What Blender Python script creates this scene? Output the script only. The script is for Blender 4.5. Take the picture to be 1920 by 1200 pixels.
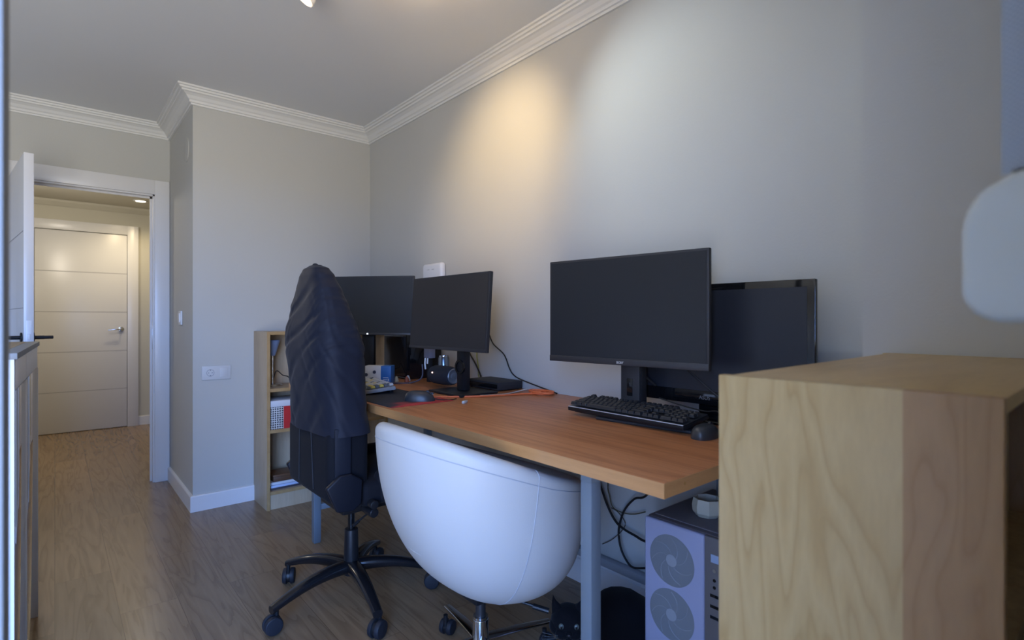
import bpy, bmesh, math, random
from mathutils import Vector, Matrix, noise
random.seed(7)
R = math.radians
for o in list(bpy.data.objects): bpy.data.objects.remove(o)
scene = bpy.context.scene
C = scene.collection

# ------------------------------------------------------------------ camera
cam_d = bpy.data.cameras.new('camera'); cam = bpy.data.objects.new('camera', cam_d); C.objects.link(cam)
cam_d.sensor_width = 36; cam_d.sensor_fit = 'HORIZONTAL'
cam_d.lens = 36*1005/1920
cam_d.shift_y = -2/1920
cam_d.clip_start = 0.02
cam.location = (0, 0, 1.143)
cam.rotation_euler = (R(90), 0, R(-40.46))
cam_d.dof.use_dof = True; cam_d.dof.focus_distance = 2.1; cam_d.dof.aperture_fstop = 3.2
scene.camera = cam
scene.view_settings.view_transform = 'Standard'
scene.view_settings.look = 'None'
scene.view_settings.gamma = 1
scene.view_settings.use_curve_mapping = False
scene.view_settings.exposure = 0.55

# ------------------------------------------------------------------ sky through the balcony opening behind the camera
world = bpy.data.worlds.new('world'); scene.world = world; world.use_nodes = True
wn = world.node_tree.nodes; wl = world.node_tree.links
bg = wn['Background']
tc = wn.new('ShaderNodeTexCoord'); sp = wn.new('ShaderNodeSeparateXYZ'); cr = wn.new('ShaderNodeValToRGB')
wl.new(tc.outputs['Generated'], sp.inputs[0]); wl.new(sp.outputs['Z'], cr.inputs[0]); wl.new(cr.outputs[0], bg.inputs[0])
cr.color_ramp.elements[0].position = 0.0; cr.color_ramp.elements[0].color = (0.60, 0.57, 0.52, 1)
e = cr.color_ramp.elements.new(0.02); e.color = (0.40, 0.74, 1.62, 1)
e = cr.color_ramp.elements.new(0.30); e.color = (0.26, 0.52, 1.22, 1)
cr.color_ramp.elements[-1].position = 0.7; cr.color_ramp.elements[-1].color = (0.18, 0.43, 1.12, 1)
bg.inputs[1].default_value = 15
def light(name, kind, loc, energy, color, **kw):
    d = bpy.data.lights.new(name, kind); d.energy = energy; d.color = color
    for k, v in kw.items(): setattr(d, k, v)
    o = bpy.data.objects.new(name, d); o.location = loc; C.objects.link(o); return o
def aim(o, p):
    o.rotation_euler = (Vector(p)-o.location).to_track_quat('-Z', 'Y').to_euler()
OPX0, OPX1, OPZ = -1.50, -0.10, 2.2
YW = -.07      # inner face of the window wall
pt = light('window_portal', 'AREA', ((OPX0+OPX1)/2, -0.33, OPZ/2), 1, (1, 1, 1), shape='RECTANGLE', size=OPX1-OPX0, size_y=OPZ)
pt.rotation_euler = (R(90), 0, 0); pt.data.cycles.is_portal = True

# ------------------------------------------------------------------ materials
MATS = {}
def mat(name, col, rough=0.6, metal=0.0, spec=0.5, bump=0.0, bscale=200, var=0.0, vscale=3.0, coat=0.0, sheen=0.0, emit=None, estr=0):
    if name in MATS: return MATS[name]
    m = bpy.data.materials.new(name); m.use_nodes = True; MATS[name] = m
    nt = m.node_tree; n = nt.nodes; l = nt.links; b = n['Principled BSDF']
    b.inputs['Base Color'].default_value = (*col, 1); b.inputs['Roughness'].default_value = rough
    b.inputs['Metallic'].default_value = metal; b.inputs['Specular IOR Level'].default_value = spec
    b.inputs['Coat Weight'].default_value = coat; b.inputs['Sheen Weight'].default_value = sheen
    if emit: b.inputs['Emission Color'].default_value = (*emit, 1); b.inputs['Emission Strength'].default_value = estr
    t = n.new('ShaderNodeTexCoord')
    if var:
        nz = n.new('ShaderNodeTexNoise'); nz.inputs['Scale'].default_value = vscale; nz.inputs['Detail'].default_value = 5
        l.new(t.outputs['Object'], nz.inputs['Vector'])
        mx = n.new('ShaderNodeMixRGB'); mx.inputs[1].default_value = (*[c*(1-var) for c in col], 1); mx.inputs[2].default_value = (*[min(1, c*(1+var)) for c in col], 1)
        l.new(nz.outputs[0], mx.inputs[0]); l.new(mx.outputs[0], b.inputs['Base Color'])
    if bump:
        nb = n.new('ShaderNodeTexNoise'); nb.inputs['Scale'].default_value = bscale; nb.inputs['Detail'].default_value = 3
        l.new(t.outputs['Object'], nb.inputs['Vector'])
        bp = n.new('ShaderNodeBump'); bp.inputs['Strength'].default_value = bump; bp.inputs['Distance'].default_value = 0.002
        l.new(nb.outputs[0], bp.inputs['Height']); l.new(bp.outputs[0], b.inputs['Normal'])
    return m
def wood(name, stops, stretch, scale, distort, rough=0.45, coat=0.0, rings=8, leaf=None, fine=0.12):
    """veneer: contour lines of a stretched noise give cathedral grain, fine fibres on top"""
    m = bpy.data.materials.new(name); m.use_nodes = True; MATS[name] = m
    nt = m.node_tree; n = nt.nodes; l = nt.links; b = n['Principled BSDF']
    b.inputs['Roughness'].default_value = rough; b.inputs['Coat Weight'].default_value = coat; b.inputs['Coat Roughness'].default_value = 0.25
    t = n.new('ShaderNodeTexCoord'); mp = n.new('ShaderNodeMapping'); mp.inputs['Scale'].default_value = stretch
    l.new(t.outputs['Object'], mp.inputs[0])
    nz = n.new('ShaderNodeTexNoise'); nz.inputs['Scale'].default_value = scale; nz.inputs['Detail'].default_value = 2; nz.inputs['Distortion'].default_value = distort
    l.new(mp.outputs[0], nz.inputs['Vector'])
    mu = n.new('ShaderNodeMath'); mu.operation = 'MULTIPLY'; mu.inputs[1].default_value = rings; l.new(nz.outputs[0], mu.inputs[0])
    fr = n.new('ShaderNodeMath'); fr.operation = 'FRACT'; l.new(mu.outputs[0], fr.inputs[0])
    cr = n.new('ShaderNodeValToRGB'); l.new(fr.outputs[0], cr.inputs[0])
    els = cr.color_ramp.elements
    els[0].position, els[0].color = stops[0][0], (*stops[0][1], 1); els[1].position, els[1].color = stops[-1][0], (*stops[-1][1], 1)
    for p, c in stops[1:-1]:
        e = els.new(p); e.color = (*c, 1)
    mp2 = n.new('ShaderNodeMapping'); mp2.inputs['Scale'].default_value = [s*14 for s in stretch]; l.new(t.outputs['Object'], mp2.inputs[0])
    nf = n.new('ShaderNodeTexNoise'); nf.inputs['Scale'].default_value = scale*1.5; nf.inputs['Detail'].default_value = 4; l.new(mp2.outputs[0], nf.inputs['Vector'])
    mr = n.new('ShaderNodeMapRange'); mr.inputs[1].default_value = .3; mr.inputs[2].default_value = .7; mr.inputs[3].default_value = 1-fine; mr.inputs[4].default_value = 1+fine; l.new(nf.outputs[0], mr.inputs[0])
    mx = n.new('ShaderNodeMixRGB'); mx.blend_type = 'MULTIPLY'; mx.inputs[0].default_value = 1; l.new(cr.outputs[0], mx.inputs[1]); l.new(mr.outputs[0], mx.inputs[2])
    out = mx.outputs[0]
    if leaf:   # (axis, position, tint): a second veneer leaf, its own tone deepened with painted shade
        ss = n.new('ShaderNodeSeparateXYZ'); l.new(t.outputs['Object'], ss.inputs[0])
        lt = n.new('ShaderNodeMath'); lt.operation = 'LESS_THAN'; lt.inputs[1].default_value = leaf[1]; l.new(ss.outputs[leaf[0]], lt.inputs[0])
        m2 = n.new('ShaderNodeMixRGB'); m2.blend_type = 'MULTIPLY'; m2.inputs[2].default_value = (*leaf[2], 1); l.new(lt.outputs[0], m2.inputs[0]); l.new(out, m2.inputs[1]); out = m2.outputs[0]
    l.new(out, b.inputs['Base Color'])
    return m
def floor_mat():
    m = bpy.data.materials.new('oak_laminate'); m.use_nodes = True
    nt = m.node_tree; n = nt.nodes; l = nt.links; b = n['Principled BSDF']
    t = n.new('ShaderNodeTexCoord'); mp = n.new('ShaderNodeMapping'); mp.inputs['Rotation'].default_value = (0, 0, R(90)); l.new(t.outputs['Object'], mp.inputs[0])
    br = n.new('ShaderNodeTexBrick'); br.offset = 0.37; br.inputs['Brick Width'].default_value = 1.28; br.inputs['Row Height'].default_value = .192
    br.inputs['Scale'].default_value = 1; br.inputs['Mortar Size'].default_value = .0012; br.inputs['Mortar Smooth'].default_value = .3
    br.inputs['Color1'].default_value = (.88, .88, .88, 1); br.inputs['Color2'].default_value = (1.06, 1.04, 1.0, 1); br.inputs['Mortar'].default_value = (.55, .52, .5, 1)
    l.new(mp.outputs[0], br.inputs['Vector'])
    # grain shifts per plank: offset the lookup by the plank tint
    m2 = n.new('ShaderNodeMapping'); m2.inputs['Scale'].default_value = (6.5, 0.55, 1); l.new(t.outputs['Object'], m2.inputs[0])
    ad = n.new('ShaderNodeVectorMath'); ad.operation = 'ADD'; l.new(m2.outputs[0], ad.inputs[0])
    sc = n.new('ShaderNodeVectorMath'); sc.operation = 'SCALE'; sc.inputs['Scale'].default_value = 23; l.new(br.outputs[0], sc.inputs[0]); l.new(sc.outputs[0], ad.inputs[1])
    nz = n.new('ShaderNodeTexNoise'); nz.inputs['Scale'].default_value = 1.7; nz.inputs['Detail'].default_value = 3; nz.inputs['Distortion'].default_value = .6; l.new(ad.outputs[0], nz.inputs['Vector'])
    mu = n.new('ShaderNodeMath'); mu.operation = 'MULTIPLY'; mu.inputs[1].default_value = 7; l.new(nz.outputs[0], mu.inputs[0])
    fr = n.new('ShaderNodeMath'); fr.operation = 'FRACT'; l.new(mu.outputs[0], fr.inputs[0])
    cr = n.new('ShaderNodeValToRGB'); l.new(fr.outputs[0], cr.inputs[0]); e = cr.color_ramp.elements
    e[0].position = 0; e[0].color = (.205, .136, .078, 1); e[1].position = 1; e[1].color = (.258, .176, .104, 1)
    x = e.new(.5); x.color = (.282, .195, .117, 1)
    m3 = n.new('ShaderNodeMapping'); m3.inputs['Scale'].default_value = (90, 4, 1); l.new(t.outputs['Object'], m3.inputs[0])
    nf = n.new('ShaderNodeTexNoise'); nf.inputs['Scale'].default_value = 1; nf.inputs['Detail'].default_value = 5; l.new(m3.outputs[0], nf.inputs['Vector'])
    mr = n.new('ShaderNodeMapRange'); mr.inputs[1].default_value = .3; mr.inputs[2].default_value = .7; mr.inputs[3].default_value = .93; mr.inputs[4].default_value = 1.06; l.new(nf.outputs[0], mr.inputs[0])
    a = n.new('ShaderNodeMixRGB'); a.blend_type = 'MULTIPLY'; a.inputs[0].default_value = 1; l.new(cr.outputs[0], a.inputs[1]); l.new(mr.outputs[0], a.inputs[2])
    c = n.new('ShaderNodeMixRGB'); c.blend_type = 'MULTIPLY'; c.inputs[0].default_value = 1; l.new(a.outputs[0], c.inputs[1]); l.new(br.outputs[0], c.inputs[2])
    l.new(c.outputs[0], b.inputs['Base Color']); b.inputs['Roughness'].default_value = .27; b.inputs['Specular IOR Level'].default_value = .55
    bp = n.new('ShaderNodeBump'); bp.inputs['Strength'].default_value = .04; bp.inputs['Distance'].default_value = .001; l.new(nf.outputs[0], bp.inputs['Height']); l.new(bp.outputs[0], b.inputs['Normal'])
    return m

M_wall = mat('wall_paint_grey', (.50, .50, .475), .85, bump=.15, bscale=160, var=.02, vscale=1.2)
M_ceil = mat('ceiling_paint', (.70, .71, .71), .9)
M_trim = mat('white_gloss_paint', (.72, .72, .73), .35)
M_corn = mat('cornice_white', (.70, .70, .68), .6)
M_door = mat('white_lacquer', (.70, .70, .71), .3)
M_floor = floor_mat()
M_hall = mat('hall_paint', (.56, .54, .46), .85)
M_chrome = mat('satin_steel', (.62, .62, .63), .25, 1)
M_pchrome = mat('polished_chrome', (.55, .57, .6), .12, 1)
M_black = mat('black_plastic', (.010, .0105, .013), .42, spec=.35)
M_mblack = mat('matte_black_plastic', (.02, .021, .025), .6)
M_gloss = mat('gloss_black', (.006, .0065, .008), .06)
M_screen = mat('anti_glare_screen', (.014, .016, .02), .38, spec=.45)
M_screen2 = mat('anti_glare_screen_brown', (.022, .021, .024), .42, spec=.4)
M_cover = mat('navy_black_cover_cloth', (.0088, .0118, .0235), .62, bump=.12, bscale=900, sheen=.04, spec=.22)
M_navy = mat('black_fabric', (.0050, .0060, .010), .8, bump=.2, bscale=700, sheen=.02, spec=.2)
M_leather = mat('white_leather', (.52, .53, .53), .5, bump=.12, bscale=350, var=.03, vscale=4)
M_steel_paint = mat('grey_blue_powder_coat', (.15, .185, .22), .4)
M_rubber = mat('grey_rubber', (.018, .020, .027), .5, spec=.3)
M_darkgrey = mat('dark_grey_metal', (.045, .045, .05), .5)
M_pcfront = mat('lavender_grey_panel', (.30, .32, .45), .55)
M_pcvent = mat('mesh_grille_grey', (.22, .245, .275), .7, bump=.9, bscale=1500)
M_keyblack = mat('keycap_black', (.022, .023, .027), .42)
M_cable = mat('black_cable', (.01, .01, .011), .5)
M_white = mat('white_plastic', (.72, .73, .75), .4)
M_birch = wood('birch_veneer_panel', [(0, (.40, .272, .116)), (.14, (.435, .31, .140)), (.55, (.47, .345, .167)), (.90, (.44, .317, .147)), (1, (.385, .262, .110))],
               (1, 4.8, .95), 1.9, .45, .42, rings=11, leaf=('Y', -0.07, (.74, .60, .54)), fine=.035)  # leaf tint: browner veneer plus shade painted in towards the window wall
M_birch_top = wood('birch_veneer_top', [(0, (.40, .27, .115)), (.3, (.45, .31, .135)), (1, (.42, .285, .125))], (1.0, 6, 1), 1.2, .3, .38, rings=5, fine=.05)
M_birch_in = wood('birch_interior', [(0, (.33, .22, .10)), (.5, (.40, .28, .14)), (1, (.36, .25, .12))], (5, 5, .6), 1, .2, .5, rings=5)
M_shelf = wood('shelf_veneer', [(0, (.43, .32, .20)), (.5, (.50, .39, .26)), (1, (.46, .35, .23))], (4, 4, .5), 1.2, .3, .5, rings=5, fine=.06)
M_shelf_edge = wood('shelf_edge_veneer', [(0, (.36, .22, .09)), (.5, (.42, .27, .12)), (1, (.38, .24, .10))], (4, 4, 4), 1.2, .3, .5, rings=5, fine=.06)
M_desk = wood('cherry_desk_top', [(0, (.36, .130, .045)), (.2, (.45, .175, .064)), (.6, (.50, .20, .076)), (1, (.40, .150, .054))],
              (9, .42, 1), 1.6, .9, .38, coat=.05, rings=5, fine=.10)
M_desk_edge = wood('cherry_edge_band', [(0, (.46, .23, .085)), (.5, (.52, .27, .105)), (1, (.47, .24, .09))], (2, .6, 25), 1.5, .3, .4, rings=3, fine=.06)

# ------------------------------------------------------------------ geometry helpers
class MB:
    def __init__(s): s.bm = bmesh.new(); s.M = Matrix.Identity(4); s.cur = 0
    def _merge(s, b, mi=0):
        for f in b.faces: f.material_index = mi
        b.transform(s.M)
        me = bpy.data.meshes.new('tmp'); b.to_mesh(me); s.bm.from_mesh(me); b.free(); bpy.data.meshes.remove(me)
    def box(s, lo, hi, bev=0, seg=2, rot=None, mi=0):
        b = bmesh.new(); bmesh.ops.create_cube(b, size=1)
        c = [(a+d)/2 for a, d in zip(lo, hi)]; sz = [abs(d-a) for a, d in zip(lo, hi)]
        bmesh.ops.scale(b, vec=sz, verts=b.verts)
        if bev: bmesh.ops.bevel(b, geom=list(b.edges)+list(b.verts), offset=min(bev, min(sz)*.49), segments=seg, affect='EDGES', profile=.5)
        if rot is not None: b.transform(rot)
        bmesh.ops.translate(b, vec=c, verts=b.verts); s._merge(b, mi); return s
    def cyl(s, p0, p1, r0, r1=None, n=24, bev=0, mi=0):
        r1 = r0 if r1 is None else r1
        p0 = Vector(p0); p1 = Vector(p1); d = p1-p0
        b = bmesh.new(); bmesh.ops.create_cone(b, cap_ends=True, segments=n, radius1=r0, radius2=r1, depth=d.length)
        if bev:
            ed = [e for e in b.edges if len(e.link_faces) == 2 and any(len(f.verts) > 4 for f in e.link_faces)]
            bmesh.ops.bevel(b, geom=ed, offset=bev, segments=3, affect='EDGES', profile=.5)
        q = d.to_track_quat('Z', 'Y').to_matrix().to_4x4()
        b.transform(Matrix.Translation((p0+p1)/2) @ q); s._merge(b, mi); return s
    def sph(s, c, r, sc=(1, 1, 1), n=20, rot=None, mi=0):
        b = bmesh.new(); bmesh.ops.create_uvsphere(b, u_segments=n, v_segments=n//2+2, radius=r)
        bmesh.ops.scale(b, vec=sc, verts=b.verts)
        if rot is not None: b.transform(rot)
        bmesh.ops.translate(b, vec=c, verts=b.verts); s._merge(b, mi); return s
    def lathe(s, prof, n=32, c=(0, 0, 0), mi=0):
        b = bmesh.new(); rings = []
        for r, z in prof: rings.append([b.verts.new((r*math.cos(2*math.pi*i/n)+c[0], r*math.sin(2*math.pi*i/n)+c[1], z+c[2])) for i in range(n)] if r > 1e-5 else [b.verts.new((c[0], c[1], z+c[2]))])
        for a, d in zip(rings, rings[1:]):
            for i in range(n):
                j = (i+1) % n
                vs = [a[i % len(a)], a[j % len(a)], d[j % len(d)], d[i % len(d)]]
                u = []
                for v in vs:
                    if v not in u: u.append(v)
                if len(u) > 2: b.faces.new(u)
        bmesh.ops.recalc_face_normals(b, faces=b.faces); s._merge(b, mi); return s
    def tube(s, pts, r, n=8, smooth=True, mi=0):
        P = [Vector(p) for p in pts]
        if smooth and len(P) > 2:
            Q = []
            for i in range(len(P)-1):
                a = P[max(i-1, 0)]; b_ = P[i]; c = P[i+1]; d = P[min(i+2, len(P)-1)]
                for k in range(6):
                    t = k/6
                    Q.append(.5*((2*b_)+(-a+c)*t+(2*a-5*b_+4*c-d)*t*t+(-a+3*b_-3*c+d)*t**3))
            Q.append(P[-1]); P = Q
        b = bmesh.new(); rings = []; up = Vector((0, 0, 1))
        for i, p in enumerate(P):
            t = (P[min(i+1, len(P)-1)]-P[max(i-1, 0)]).normalized()
            x = t.cross(up)
            if x.length < .05: x = t.cross(Vector((0, 1, 0)))
            x.normalize(); y = t.cross(x)
            rr = r(i/(len(P)-1)) if callable(r) else r
            rings.append([b.verts.new(p+rr*(math.cos(2*math.pi*k/n)*x+math.sin(2*math.pi*k/n)*y)) for k in range(n)])
        for a, d in zip(rings, rings[1:]):
            for i in range(n): b.faces.new((a[i], a[(i+1) % n], d[(i+1) % n], d[i]))
        b.faces.new(rings[0]); b.faces.new(rings[-1][::-1])
        bmesh.ops.recalc_face_normals(b, faces=b.faces); s._merge(b, mi); return s
    def prism(s, poly, axis, a, d, bev=0, mi=0):
        """extrude a 2D polygon along axis from a to d; poly gives the two other coords in order"""
        b = bmesh.new()
        def mk(u, v, w):
            return {'x': (w, u, v), 'y': (u, w, v), 'z': (u, v, w)}[axis]
        va = [b.verts.new(mk(u, v, a)) for u, v in poly]; vb = [b.verts.new(mk(u, v, d)) for u, v in poly]
        b.faces.new(va); b.faces.new(vb[::-1]); n = len(poly)
        for i in range(n): b.faces.new((va[i], vb[i], vb[(i+1) % n], va[(i+1) % n]))
        bmesh.ops.recalc_face_normals(b, faces=b.faces)
        if bev: bmesh.ops.bevel(b, geom=list(b.edges), offset=bev, segments=3, affect='EDGES', profile=.5)
        s._merge(b, mi); return s
    def loft(s, rings, cap=True, mi=0):
        b = bmesh.new(); V = [[b.verts.new(p) for p in r] for r in rings]; n = len(V[0])
        for a, d in zip(V, V[1:]):
            for i in range(n): b.faces.new((a[i], a[(i+1) % n], d[(i+1) % n], d[i]))
        if cap: b.faces.new(V[0][::-1]); b.faces.new(V[-1])
        bmesh.ops.recalc_face_normals(b, faces=b.faces); s._merge(b, mi); return s

def obj(name, mb, m, parent=None, smooth=True, angle=35, kind=None, label=None):
    me = bpy.data.meshes.new(name); mb.bm.to_mesh(me); mb.bm.free()
    for x in (m if isinstance(m, (list, tuple)) else [m]): me.materials.append(x)
    if smooth:
        me.shade_smooth(); me.set_sharp_from_angle(angle=R(angle))
    o = bpy.data.objects.new(name, me); C.objects.link(o)
    if parent is not None: o.parent = parent
    if kind: o['kind'] = kind
    if label: o['label'] = label
    return o
def thing(name, label, cat, loc=(0, 0, 0), rz=0, group=None):
    o = bpy.data.objects.new(name, None); C.objects.link(o); o.empty_display_size = .05
    o.location = loc; o.rotation_euler = (0, 0, rz); o['label'] = label; o['category'] = cat
    if group: o['group'] = group
    return o
def tag(o, label, cat, group=None, kind=None, origin=None):
    o['label'] = label; o['category'] = cat
    if group: o['group'] = group
    if kind: o['kind'] = kind
    return o
def B(lo, hi, bev=0, seg=2): return MB().box(lo, hi, bev, seg)
def struct(name, mb, m, parent=None, **k):
    o = obj(name, mb, m, parent, **k)
    if parent is None: o['kind'] = 'structure'
    return o
def sstruct(name, loc=(0, 0, 0)):
    o = bpy.data.objects.new(name, None); C.objects.link(o); o.location = loc; o['kind'] = 'structure'; return o
def text_mesh(name, s, size, m, parent, M, ext=.0004, spacing=1.0):
    cu = bpy.data.curves.new(name, 'FONT'); cu.body = s; cu.size = size; cu.extrude = ext; cu.align_x = 'CENTER'; cu.align_y = 'CENTER'; cu.space_character = spacing
    to = bpy.data.objects.new('t', cu); C.objects.link(to); bpy.context.view_layer.update()
    me = bpy.data.meshes.new_from_object(to); bpy.data.objects.remove(to); me.transform(M); me.materials.clear(); me.materials.append(m); me.name = name
    o = bpy.data.objects.new(name, me); C.objects.link(o); o.parent = parent; return o
def facing(pos, right, up):
    r = Vector(right).normalized(); u = Vector(up).normalized(); n = r.cross(u)
    return Matrix(((r.x, u.x, n.x, pos[0]), (r.y, u.y, n.y, pos[1]), (r.z, u.z, n.z, pos[2]), (0, 0, 0, 1)))

# ------------------------------------------------------------------ room shell
XW, YF, XS, YD, ZC, XL = 1.747, 3.645, .622, 4.48, 2.50, -2.1
XC, YC = 1.56, .458          # the pillar beside the window
YH, ZH = 7.02, 2.33          # hallway
struct('floor', B((XL-.1, -.35, -.06), (2.4, 7.2, 0)), M_floor, smooth=False)
struct('ceiling', B((XL-.1, -.35, ZC), (2.0, YD+.12, ZC+.1)), M_ceil, smooth=False)
struct('wall_right', B((XW, YC-.2, 0), (XW+.12, YF+.1, ZC)), M_wall, smooth=False)
struct('wall_pillar', B((XC, -.33, 0), (XC+.35, YC, ZC)), M_wall, smooth=False)
w = MB().box((XS, YF, 0), (XW+.12, YD+.12, ZC)); struct('wall_back', w, M_wall, smooth=False)
# wall with the doorway
DX0, DX1, DZ = -.20, .531, 2.012
w = MB().box((XL, YD, 0), (DX0-.012, YD+.12, ZC)).box((DX1+.012, YD, 0), (XS, YD+.12, ZC)).box((DX0-.012, YD, DZ+.012), (DX1+.012, YD+.12, ZC))
struct('wall_door', w, M_wall, smooth=False)
struct('wall_left', B((XL-.1, -.33, 0), (XL, YD+.12, ZC)), M_wall, smooth=False)
w = MB().box((OPX1, -.33, 0), (XC, YW, ZC)).box((XL, -.33, 0), (OPX0, YW, ZC)).box((OPX0, -.33, OPZ), (OPX1, YW, ZC))
struct('wall_front', w, M_wall, smooth=False)
# hallway
struct('wall_hall_back', B((-1.8, YH, 0), (2.4, YH+.1, 2.6)), M_hall, smooth=False)
struct('wall_hall_left', B((-1.8, YD+.12, 0), (-1.7, YH, 2.6)), M_hall, smooth=False)
struct('wall_hall_right', B((.70, YD+.12, 0), (2.3, 6.1, 2.6)), M_hall, smooth=False)
struct('wall_hall_end', B((2.3, 6.1, 0), (2.4, YH, 2.6)), M_hall, smooth=False)
struct('ceiling_hall', B((-1.8, YD+.12, ZH), (2.4, YH, ZH+.1)), M_hall, smooth=False)
struct('floor_hall', B((-1.8, YD+.12, -.06), (XL-.1, 7.2, 0)), M_floor, smooth=False)

# cornice profile swept along a path (u = out of the wall, v = down from the ceiling)
PROF = [(0, .090), (.010, .090), (.012, .080), (.020, .078), (.022, .066), (.030, .060), (.040, .046), (.056, .036), (.066, .033), (.068, .024), (.078, .022), (.080, .012), (.090, .010), (.090, 0), (0, 0)]
def sweep(name, path, prof, zt, m, mir=1):
    """path points in plan; the moulding lies to the left of the walking direction when mir = 1"""
    P = [Vector(p) for p in path]; rings = []
    for i, p in enumerate(P):
        d1 = (P[i]-P[i-1]).normalized() if i else (P[1]-P[0]).normalized()
        d2 = (P[i+1]-P[i]).normalized() if i < len(P)-1 else d1
        n1 = Vector((-d1.y, d1.x))*mir; n2 = Vector((-d2.y, d2.x))*mir
        mi = (n1+n2).normalized(); mi = mi/max(.2, mi.dot(n1))
        rings.append([(p.x+mi.x*u, p.y+mi.y*u, zt-v) for u, v in prof])
    return struct(name, MB().loft(rings), m, smooth=False)
path = [(XW, YC), (XW, YF), (XS, YF), (XS, YD), (XL, YD), (XL, YW)]
sweep('trim_1', path, PROF, ZC, M_corn)
BB = [(0, 0), (.015, 0), (.015, .088), (.012, .094), (0, .096)]
BBp = [(u, .096-v) for u, v in BB]
sweep('baseboard_back', [(XW-.016, YF), (XS, YF), (XS, YD)], BBp, .096, M_trim)
BR = [(0, .125), (.016, .125), (.016, .035), (.022, .032), (.022, .02), (.016, .016), (.014, .004), (0, 0)]
sweep('baseboard_right', [(XW, YC), (XW, YF)], BR, .125, M_trim)
sweep('baseboard_left', [(DX0-.12, YD), (XL, YD), (XL, YW)], BBp, .096, M_trim)
sweep('baseboard_hall', [(2.3, YH), (.683, YH)], BBp, .096, M_trim)
sweep('baseboard_hall_side', [(2.3, 6.1), (.70, 6.1), (.70, YD+.125)], BBp, .096, M_trim, mir=-1)
sweep('trim_2', [(2.3, YH), (-1.7, YH)], [(0, .06), (.012, .06), (.05, .02), (.05, 0), (0, 0)], ZH, M_hall)
# raised plinth line under the desk along the right wall
struct('trim_3', B((XW-.034, YC, .125), (XW, YF, .158), .004), mat('trunking_grey', (.33, .34, .36), .6))

# doorway casing, jamb, and open leaf
cas = MB().box((DX1, YD-.014, 0), (DX1+.088, YD, DZ+.100), .002).box((DX0-.088, YD-.014, 0), (DX0, YD, DZ+.100), .002).box((DX0, YD-.0145, DZ), (DX1, YD, DZ+.100), .002)
cas.box((DX1-.010, YD, 0), (DX1+.012, YD+.12, DZ+.01)).box((DX0-.012, YD, 0), (DX0+.010, YD+.12, DZ+.01)).box((DX0, YD, DZ-.010), (DX1, YD+.12, DZ+.012))
cas.box((DX1-.022, YD+.045, 0), (DX1-.01, YD+.06, DZ-.01)).box((DX0, YD+.045, DZ-.022), (DX1, YD+.06, DZ-.01))
struct('trim_4', cas, M_door)
obj_strike = struct('trim_5', B((DX1-.0115, YD+.012, .93), (DX1-.0095, YD+.034, 1.10), .001), M_chrome)
# open door leaf, hinged at the left jamb, swung into the room
hx, hy = -.175, 4.455; ex, ey = -.083, 3.745
dv = Vector((ex-hx, ey-hy)); L = dv.length; ang = math.atan2(dv.y, dv.x)
door = sstruct('door_1', (hx, hy, 0)); door.rotation_euler = (0, 0, ang)
m = MB().box((0, -.04, .008), (L, 0, 2.005), .0015)
obj('door_leaf', m, M_door, door)
m = MB()
for z in (.40, .80, 1.20, 1.60): m.box((.01, -.0412, z-.002), (L-.01, -.0398, z+.002)).box((.01, -.0002, z-.002), (L-.01, .0012, z+.002))
obj('groove_line', m, mat('groove_shadow_grey', (.42, .42, .44), .6), door)
for z in (.25, 1.62, 1.82):
    m = MB().cyl((-.006, .004, z-.04), (-.006, .004, z+.04), .007, n=16).box((-.03, -.003, z-.04), (.0, .0, z+.04)).box((0, .0, z-.04), (.028, .002, z+.04))
    obj('hinge', m, M_chrome, door)
zh = 1.045
m = MB().box((L, -.031, zh-.07), (L+.0015, -.009, zh+.09), .0007).box((L+.001, -.026, zh-.01), (L+.010, -.014, zh+.02), .002)
obj('latch_plate', m, mat('bright_white_metal', (.85, .86, .88), .3), door, label='white latch plate on the leaf edge')
for s, yb in ((1, 0), (-1, -.04)):
    m = MB().cyl((L-.06, yb, zh), (L-.06, yb+s*.008, zh), .026, n=28, bev=.002).cyl((L-.06, yb+s*.008, zh), (L-.06, yb+s*.048, zh), .010, n=16)
    m.tube([(L-.058, yb+s*.045, zh), (L-.10, yb+s*.048, zh), (L-.17, yb+s*.050, zh-.002), (L-.19, yb+s*.046, zh-.002)], .0095, 12)
    m.cyl((L-.06, yb+s*.035, zh), (L-.06, yb+s*.085, zh), .009, n=16, bev=.002)
    obj('door_handle', m, M_black, door)

# hall door
fd = sstruct('door_2', (0, YH, 0))
HX0, HX1, HZ = -.15, .583, 2.03
obj('door_leaf', MB().box((HX0, -.030, .006), (HX1, -.004, HZ-.003), .001), M_door, fd)
m = MB()
for z in (.41, .81, 1.215, 1.62): m.box((HX0, -.0308, z-.0035), (HX1, -.0296, z+.0035))
obj('groove_line', m, mat('groove_shadow_grey', (.42, .42, .44), .6), fd)
m = MB().box((HX0-.10, -.040, 0), (HX0-.004, 0, HZ+.10), .002).box((HX1+.004, -.040, 0), (HX1+.10, 0, HZ+.10), .002).box((HX0-.004, -.0405, HZ+.004), (HX1+.004, 0, HZ+.10), .002)
obj('door_frame', m, M_door, fd)
m = MB().cyl((HX1-.05, -.03, 1.035), (HX1-.05, -.04, 1.035), .024, n=24, bev=.002).cyl((HX1-.05, -.04, 1.035), (HX1-.05, -.075, 1.035), .009)
m.tube([(HX1-.045, -.075, 1.036), (HX1-.08, -.078, 1.036), (HX1-.13, -.076, 1.030), (HX1-.165, -.074, 1.026)], lambda t: .009-.004*t, 12)
obj('door_handle', m, M_pchrome, fd, label='chrome lever handle')

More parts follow.
